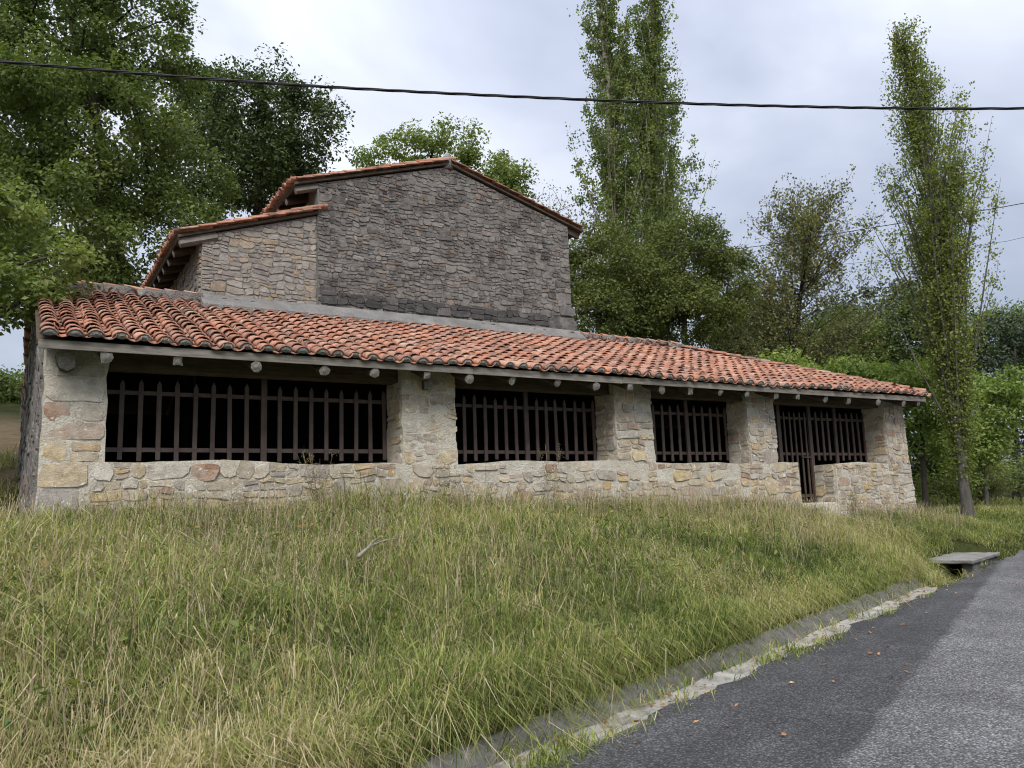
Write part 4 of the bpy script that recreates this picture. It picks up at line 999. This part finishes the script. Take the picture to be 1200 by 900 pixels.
for k, (u, v, dpt, ru, rv) in enumerate([(1085, 535, 31, 45, 32), (1150, 540, 33, 45, 30)]):
    grove('hedge_bush', ['dark bush in the shade behind the small dark-stemmed tree', 'dark bush in the shade behind the yellow-green bush'][k], u, v+35, dpt, [blob(u, v, dpt, ru, rv, 1.5), blob(u-15, v+12, dpt, ru*.8, rv*.8, 1.2)], 80, 6500, .14, m_leaf_dark, m_bark_oak, 'shaded bushes at the wood edge', .35, .05)
for k, (u, v, dpt, ru, rv) in enumerate([(18, 462, 30, 40, 22), (-40, 455, 30, 50, 30), (70, 450, 34, 50, 30)]):
    grove('hedge_bush', ['dark green bush on the slope left of the porch', 'dark green bush farther left on the slope', 'dark green bush on the slope hidden by the porch'][k], u, v+25, dpt, [blob(u, v, dpt, ru, rv, 1.5), blob(u+15, v+10, dpt, ru*.8, rv*.8, 1.2)], 70, 4200, .15, m_leaf_oak, m_bark_oak, 'bushes up the slope', .35, .05)

# ------------------------------------------------------------------ grass
def blades(P, h, lean, az, w, rnd, curve=.6):
    """3-tri blades; P (n,3) bases"""
    n = len(P); dx = np.stack([np.cos(az), np.sin(az), np.zeros(n)], 1)
    # blade faces roughly across its lean direction
    pa = az+math.pi/2+rng.normal(0, .5, n); sd_ = np.stack([np.cos(pa), np.sin(pa), np.zeros(n)], 1)
    hm = h*.62; up = np.array([0, 0, 1.0])
    m = P+dx*(lean*h*.28)[:, None]+up*(hm*np.sqrt(np.clip(1-(lean*.28)**2, .2, 1)))[:, None]
    t = P+dx*(lean*h)[:, None]+up*(h*np.clip(1-curve*lean**2, -.1, 1))[:, None]
    w = w[:, None]/2
    V = np.stack([P-sd_*w, P+sd_*w, m+sd_*w*.8, m-sd_*w*.8, t], 1).reshape(-1, 3)
    i = np.arange(n)*5
    return V, np.stack([i, i+1, i+2, i+3], 1), np.stack([i+3, i+2, i+4], 1), rnd
M = Mat('grass_blade', .6, .2)
c = M.ramp(M.attr('rnd'), [(0, (.042, .062, .018)), (.22, (.105, .145, .036)), (.45, (.205, .255, .060)), (.62, (.34, .38, .105)), (.76, (.36, .32, .145)), (.90, (.48, .40, .235)), (1, (.62, .53, .37))])
tr = M.n.new('ShaderNodeBsdfTranslucent'); M.l.new(M.mix(1.0, c, (1.2, 1.25, .7), 'MULTIPLY'), tr.inputs['Color'])
ms = M.n.new('ShaderNodeMixShader'); ms.inputs['Fac'].default_value = .3; M.color(c); M.l.new(M.b.outputs[0], ms.inputs[1]); M.l.new(tr.outputs[0], ms.inputs[2]); M.l.new(ms.outputs[0], M.out.inputs['Surface'])
m_grass = M.m
def inside_building(X, Y): return (X > .1) & (X < 18.35) & (Y > 11.82) & (Y < 23.5) | (X > 14.0) & (X < 15.55) & (Y > 10.98) & (Y < 12)
def scatter_tufts(n, s0, s1, d0, d1):
    s = rng.uniform(s0, s1, n); d = rng.uniform(d0, d1, n); X, Y = xy(s, d)
    ok = ~inside_building(X, Y)
    u = px(np.stack([X, Y, gz(X, Y)+.2], 1)); ok &= (u[:, 2] > .5) & (u[:, 0] > -90) & (u[:, 0] < 1290) & (u[:, 1] < 1010)
    dit = (s > 14.9) & (s < 18.25) & (d > -.1) & (d < .62) | (s > 15.75) & (s < 18.25) & (d > -.1) & (d < .84); ok &= ~dit
    return X[ok], Y[ok], s[ok], d[ok], u[ok]
def grow(X, Y, s, d, dep, per, hgt, wid, spread, dryb=0.0):
    n = len(X); k = np.repeat(np.arange(n), per); N = len(k)
    a = rng.uniform(0, 6.28, N); r = spread*np.sqrt(rng.uniform(0, 1, N))
    bx, by = X[k]+r*np.cos(a), Y[k]+r*np.sin(a); bz = gz(bx, by)-.02
    patch = vnoise2(X*1.3, Y*1.3, 11)[k]; patch2 = vnoise2(X*.45, Y*.45, 12)[k]; tall = np.clip(1.02+.42*vnoise2(X*.9, Y*.9, 13)+.3*vnoise2(X*2.7, Y*2.7, 14), .45, 1.9)[k]
    h = hgt*tall*rng.uniform(.45, 1.15, N)*(1+.25*rng.normal(0, 1, n)[k]).clip(.5, 1.6)
    az = a+rng.normal(0, .6, N); az = np.where(rng.random(N) < .3, rng.uniform(0, 6.28, N), az)
    lean = np.clip(rng.normal(.92, .38, N), .05, 1.7)
    near = np.clip((11.0-d[k])/9, 0, 1)
    dry = .02+dryb+.15*patch+.12*patch2
    tcl = rng.normal(0, 1, n)[k]; loose0 = None
    rnd = .37+dry+.20*tcl+rng.normal(0, .14, N)
    pz = .5*np.exp(-((X-.2)**2+(Y-4.7)**2)/3.0)[k]+.25*np.exp(-((X-4.5)**2+(Y-7.5)**2)/1.5)[k]
    isdry = rng.random(N) < np.clip(.11+.17*patch+.13*patch2+.5*dryb+pz, .03, .8)
    rnd = np.where(isdry, rng.uniform(.72, 1.0, N), np.clip(rnd, 0, .72))
    w = wid*rng.uniform(.6, 1.3, N)
    loose = rng.random(N) < .42               # bent and broken blades caught in the sward
    bz = bz+np.where(loose, rng.uniform(.02, .75, N)*hgt*tall*.75, 0); h = np.where(loose, rng.uniform(.07, .20, N), h)
    lean = np.where(loose, rng.uniform(.7, 1.7, N), lean); az = np.where(loose, rng.uniform(0, 6.28, N), az)
    return blades(np.stack([bx, by, bz], 1), h, lean, az, w, np.clip(rnd, 0, 1))
def build_grass(name, parts, **k):
    V = []; Q = []; T = []; rq = []; n = 0
    for v, q, t, r in parts: V.append(v); Q.append(q+n); T.append(t+n); rq.append(r); n += len(v)
    r = np.concatenate(rq)
    return mobj(name, fastmesh(name, np.vstack(V), [np.vstack(Q), np.vstack(T)], m_grass, False, {'rnd': np.concatenate([r, r])}), **k)
parts = []
X, Y, s, d, u = scatter_tufts(15500, -3.5, 21, .24, 8.6)
ov_ = d < .95
near = u[:, 2] < 9.0
parts.append(grow(X[near], Y[near], s[near], d[near], u[near, 2], 27, .285, .0052, .13))
parts.append(grow(X[~near], Y[~near], s[~near], d[~near], u[~near, 2], 20, .27, .0078, .16))
X, Y, s, d, u = scatter_tufts(2200, -3.5, 13, .15, .55)     # dry fringe hanging over the gutter
parts.append(grow(X, Y, s, d, u[:, 2], 22, .33, .007, .13, .06))
X, Y, s, d, u = scatter_tufts(9000, -1, 21, .8, 8.6); k = (Y > 10.95) & (X > .2) & (X < 18.6)
parts.append(grow(X[k], Y[k], s[k], d[k], u[k, 2], 20, .52, .0085, .15, .02))
X, Y, s, d, u = scatter_tufts(2600, -3.5, 3.8, 2.0, 8.5)
parts.append(grow(X, Y, s, d, u[:, 2], 18, .46, .009, .14, .10))
build_grass('bank_grass', parts, label='long unmown grass and weeds covering the bank below the porch', cat='grass', kind='stuff')
parts = []
X, Y, s, d, u = scatter_tufts(3800, 15, 40, 1.0, 16); parts.append(grow(X, Y, s, d, u[:, 2], 14, .30, .015, .22, .06))
X, Y, s, d, u = scatter_tufts(3600, 14.0, 30, .16, 3.2); parts.append(grow(X, Y, s, d, u[:, 2], 16, .24, .012, .16, .03))
build_grass('meadow_grass', parts, label='grass of the meadow round the roadside poplar', cat='grass', kind='stuff')
parts = []
X, Y, s, d, u = scatter_tufts(1500, -8, 9, 7.5, 16); k = X < .3; parts.append(grow(X[k], Y[k], s[k], d[k], u[k, 2], 16, .38, .013, .2, .0))
build_grass('shade_grass', parts, label='tall shaded grass left of the porch end wall', cat='grass', kind='stuff')
# small tufts in the gutter and along the road edge
parts = []
for (u_, v_, n_) in ((675, 872, 70), (655, 885, 60), (700, 868, 40), (640, 893, 40), (890, 776, 26), (905, 770, 30), (930, 762, 40), (945, 765, 22), (790, 818, 10), (980, 735, 14), (1010, 722, 8), (1110, 682, 26), (1130, 676, 26), (1145, 670, 20), (1160, 660, 16), (1185, 640, 26), (1170, 632, 30)):
    dr = ray(u_, v_); t_ = (-.04-CAM[2])/(dr[2]-.02*dr[0]); p = CAM+dr*t_
    q = np.array([p[:2]+rng.normal(0, .09, 2)*np.array([1.2, .8]) for _ in range(max(2, n_//6))])
    ss, dd = sd(q[:, 0], q[:, 1]); v, qd, tt, r = grow(q[:, 0], q[:, 1], ss, dd, None, 9, .14, .008, .06, -.02)
    v[:, 2] += .0
    v = v.reshape(-1, 5, 3); zb = zroad(v[:, 0, 0])-.03; v[:, :, 2] += (zb-v[:, :2, 2].mean(1))[:, None]; parts.append((v.reshape(-1, 3), qd, tt, np.clip(r+.12, 0, 1)))
sv = np.concatenate([rng.uniform(-1, 13, 150), rng.normal(2.6, .35, 26), rng.normal(6.9, .4, 22)]); dv = np.concatenate([np.where(rng.random(150) < .6, rng.normal(-.36, .03, 150), rng.normal(.02, .03, 150)), rng.normal(-.36, .10, 26), rng.normal(-.36, .08, 22)]); qx, qy = xy(sv, dv)
v, qd, tt, r = grow(qx, qy, sv, dv, None, 11, .10, .007, .05, -.02)
v = v.reshape(-1, 5, 3); v[:, :, 2] += (zroad(v[:, 0, 0])-.035-v[:, :2, 2].mean(1))[:, None]; parts.append((v.reshape(-1, 3), qd, tt, np.clip(r+.10, 0, 1)))
build_grass('verge_grass', parts, label='short bright tufts growing in the gutter and road edge', cat='grass', kind='stuff')
# bigger tussocks, some fresh, some straw
X, Y, s, d, u = scatter_tufts(620, -3.5, 20, .45, 8.3); parts = []
nb = len(X)
for sub, off in ((slice(0, nb//2), .16), (slice(nb//2, nb*3//4), -.18), (slice(nb*3//4, nb), .30)):
    v, q_, t_, r_ = grow(X[sub], Y[sub], s[sub], d[sub], u[sub, 2], 60, .40, .0085, .10, 0.0); parts.append((v, q_, t_, np.clip(np.where(r_ < .72, r_+off, r_), 0, 1)))
build_grass('tussock_grass', parts, label='coarser tussocks of fresh and straw-coloured grass on the bank', cat='grass', kind='stuff')
# seed stems
def stems(X, Y, hgt, rgb_mat, name, label, head=.045, hw=.0042):
    mb_V = []; mb_Q = []; n = 0
    Z = gz(X, Y); N = len(X); az = rng.uniform(0, 6.28, N); lean = rng.uniform(.05, .45, N); h = hgt*rng.uniform(.6, 1.25, N)
    base = np.stack([X, Y, Z], 1); top = base+np.stack([np.cos(az)*lean*h, np.sin(az)*lean*h, h], 1)
    mid = base*.5+top*.5+np.array([0, 0, .02]); q = rng.uniform(0, 6.28, N); sdv = np.stack([np.cos(q), np.sin(q), np.zeros(N)], 1)
    w = .0022; tv = (top-mid); tv /= np.linalg.norm(tv, axis=1)[:, None]; L = (head*rng.uniform(.6, 1.5, N))[:, None]
    V = np.stack([base-sdv*w, base+sdv*w, mid+sdv*w, mid-sdv*w, top+sdv*w*.8, top-sdv*w*.8, top+sdv*hw, top+tv*L*.5+sdv*hw, top+tv*L, top+tv*L*.5-sdv*hw, top-sdv*hw*.3], 1).reshape(-1, 3)
    i = np.arange(N)*11
    Q = np.concatenate([np.stack([i, i+1, i+2, i+3], 1), np.stack([i+3, i+2, i+4, i+5], 1), np.stack([i+10, i+7, i+8, i+9], 1)])
    return mobj(name, fastmesh(name, V, Q, rgb_mat), label=label, cat='grass', kind='stuff')
M = Mat('dry_seed_head', .8, .1); M.color(M.ramp(M.geo.outputs['Random Per Island'], [(0, (.20, .145, .10)), (.5, (.34, .26, .17)), (1, (.46, .40, .29))])); m_seed = M.m
X, Y, s, d, u = scatter_tufts(12000, -3.5, 21, .8, 8.6); k = rng.random(len(X)) < np.clip(.55+.5*vnoise2(X*.8, Y*.8, 21), .1, 1)
X2, Y2, s2, d2, u2 = scatter_tufts(16000, -1, 21, .8, 8.6); k2 = (Y2 > 10.7) & (X2 < 18.8)
stems(np.concatenate([X[k], X2[k2]]), np.concatenate([Y[k], Y2[k2]]), .46, m_seed, 'seed_stems', 'dry brownish seed stems standing above the bank grass')

# small-leaved herbs among the grass
X, Y, s, d, u = scatter_tufts(9500, -3.5, 20, .5, 8.6); k = rng.random(len(X)) < np.clip(.45+.7*vnoise2(X*.7, Y*.7, 31), .05, 1); X, Y = X[k], Y[k]
q = np.repeat(np.arange(len(X)), 20); hh = rng.uniform(.06, .34, len(q)); C = np.stack([X[q]+rng.normal(0, .07, len(q)), Y[q]+rng.normal(0, .07, len(q)), gz(X[q], Y[q])+hh], 1)
mobj('meadow_herb', leaves_mesh('meadow_herb', C, .024, leaf_mat('herb_leaf', [(0, (.07, .095, .045)), (.5, (.12, .15, .07)), (.9, (.19, .21, .11)), (1, (.30, .24, .16))], .3), .5*rng.uniform(0, 1, len(X))[q]+.5*rng.uniform(0, 1, len(q)), .3), label='small-leaved herbs growing among the bank grass', cat='herbs', kind='stuff')
X, Y, s, d, u = scatter_tufts(520, -3.5, 18, .6, 8.4); q = np.repeat(np.arange(len(X)), 9); aa = rng.uniform(0, 6.28, len(q)); rr_ = rng.uniform(.03, .13, len(q))
C = np.stack([X[q]+rr_*np.cos(aa), Y[q]+rr_*np.sin(aa), gz(X[q], Y[q])+rng.uniform(.05, .30, len(q))], 1)
mobj('broadleaf_weed', leaves_mesh('broadleaf_weed', C, .085, leaf_mat('weed_leaf', [(0, (.08, .13, .04)), (.6, (.15, .21, .065)), (.9, (.24, .27, .10)), (1, (.30, .20, .11))], .3), rng.uniform(0, 1, len(X))[q], .5, None, .45), label='broad-leaved weeds scattered through the bank grass', cat='weeds', kind='stuff')
# fallen leaves in the gutter and on the road edge
sv = rng.uniform(-2, 13, 420); dv = np.where(rng.random(420) < .75, rng.normal(-.1, .13, 420), rng.uniform(-1.5, .3, 420)); X, Y = xy(sv, dv)
C = np.stack([X, Y, zroad(X)+np.where(dv > -.36, -.03+np.clip(dv-.03, 0, 1)*.75, .014)], 1)
mobj('fallen_leaves', leaves_mesh('fallen_leaves', C, .055, leaf_mat('fallen_leaf', [(0, (.20, .09, .04)), (.5, (.33, .18, .09)), (1, (.48, .36, .22))], .1), rng.uniform(0, 1, 420), 1.6), label='brown fallen leaves scattered in the gutter', cat='leaves', kind='stuff')

def weed(label, x, y, hgt, n, mleaf, seed):
    r = np.random.default_rng(seed); b = gpt(x, y); root = empty('tall_weed', tuple(b), label=label, cat='weed', group='tall weeds against the porch wall'); mb = MB(); C = []
    for k in range(n):
        az = r.uniform(0, 6.28); ln = hgt*r.uniform(.6, 1.1); o_ = ln*r.uniform(.1, .35); f = np.linspace(0, 1, 5)
        B = b+np.stack([math.cos(az)*o_*f**1.4, math.sin(az)*o_*f**1.4*.4-.02, ln*f], 1); mb.tube(B, .004*(1-f)+.0016, 4, cap=False)
        for g in r.uniform(.3, 1, 7):
            p_ = np.array([np.interp(g, f, B[:, i]) for i in range(3)]); q_ = p_+np.append(r.normal(0, .05, 2), abs(r.normal(.04, .03))); mb.tube([p_, q_], [.0015, .001], 3, cap=False); C += [q_+r.normal(0, .02, 3) for _ in range(6)]
    mb.obj('stem', m_seed, root); C = np.array(C); mobj('leaf_cluster', leaves_mesh('leaf_cluster', C, .026, mleaf, r.uniform(0, 1, len(C)), .2), root, kind='stuff')
m_weed = leaf_mat('tall_weed_leaf', [(0, (.07, .10, .045)), (.6, (.13, .16, .07)), (1, (.26, .22, .14))], .3)
weed('feathery green weed in front of the low wall under the widest barred opening', 3.75, 11.55, 1.0, 16, m_weed, 1)
weed('thin brown weed standing before the pier right of the widest opening', 5.75, 11.6, .95, 7, m_weed, 2)
weed('sparse weed rising in front of the second barred opening post', 7.75, 11.6, 1.25, 8, m_weed, 3)
weed('dry brown weed beside the door steps', 15.15, 11.3, .75, 14, m_weed, 4)
bp = gpt(*at(438, 752, 8.6)[:2]); root = empty('dead_branch', tuple(bp), label='pale dead branch lying in the bank grass', cat='branch')
mb = MB(); mb.tube([bp+np.array([-.25, -.22, .20]), bp+np.array([-.05, .0, .27]), bp+np.array([.10, .25, .33]), bp+np.array([.28, .45, .36])], [.022, .02, .014, .006], 6); mb.obj('limb', m_bark_pop, root, True)
mb = MB(); mb.tube([bp+np.array([.02, .1, .29]), bp+np.array([.2, .12, .34]), bp+np.array([.42, .10, .36])], [.010, .007, .003], 5); mb.obj('twig', m_bark_pop, root, True)

# ------------------------------------------------------------------ overhead cables and the poles they hang from
def spline(pts, n):
    P = np.array(pts); t = np.linspace(0, len(P)-1, n); out = []
    for q in t:
        i = min(int(q), len(P)-2); f = q-i; p0, p1, p2, p3 = P[max(i-1, 0)], P[i], P[i+1], P[min(i+2, len(P)-1)]
        out.append(.5*((2*p1)+(p2-p0)*f+(2*p0-5*p1+4*p2-p3)*f*f+(3*p1-p0-3*p2+p3)*f**3))
    return np.array(out)
def cable(label, pts, r, twist=False, n=160):
    P = spline(pts, n); mb = MB()
    if twist:
        T = np.gradient(P, axis=0); T /= np.linalg.norm(T, axis=1)[:, None]; U = np.cross(T, (0, 0, 1)); U /= np.linalg.norm(U, axis=1)[:, None]; N = np.cross(U, T); a = np.arange(n)*.33
        for ph in (0, 2.09, 4.19): mb.tube(P+r*.62*(np.cos(a+ph)[:, None]*U+np.sin(a+ph)[:, None]*N), r*.6, 5)
    else: mb.tube(P, r, 5)
    return mb.obj('cable', m_cable, None, True, label=label, cat='cable', group='overhead cables')
def pole(label, x, y, top):
    b = gpt(x, y); root = empty('utility_pole', tuple(b), label=label, cat='pole')
    mb = MB(); mb.tube([b, (x, y, b[2]+3), (x, y, top+.5)], [.14, .12, .09], 10); mb.obj('post', m_wood_grey, root, True)
    mb = MB(); mb.box((x, y, top), (.12, .5, .08)); mb.obj('crossarm', m_wood_dark, root)
cp = [at(-700, 5, 10.2), at(-330, 42, 10.6), at(0, 72, 11), at(300, 96.5, 11.4), at(600, 113, 11.8), at(900, 124, 12.2), at(1200, 127, 12.6), at(1560, 118, 13.1), at(1950, 95, 13.6)]
cable('thick twisted black cable crossing the sky in front of the chapel', cp, .019, True, 420)
c2 = [at(560, 305, 31), at(665, 304, 30), at(850, 293, 27), at(1040, 264, 23.5), at(1200, 238, 21), at(1420, 190, 18), at(1950, 100, 13.6)]
cable('thin cable sloping past the half-bare tree and the roadside poplar', c2, .011)
c3 = [at(900, 318, 36), at(1060, 302, 33), at(1165, 285, 30), at(1200, 278, 29), at(1420, 225, 22), at(1950, 105, 13.6)]
cable('faint thin cable beyond the roadside poplar', c3, .007)
pole('grey wooden pole carrying the cables beyond the culvert', cp[-1][0], cp[-1][1], cp[-1][2]); pole('grey wooden pole at the other end of the thick cable', cp[0][0], cp[0][1], cp[0][2])
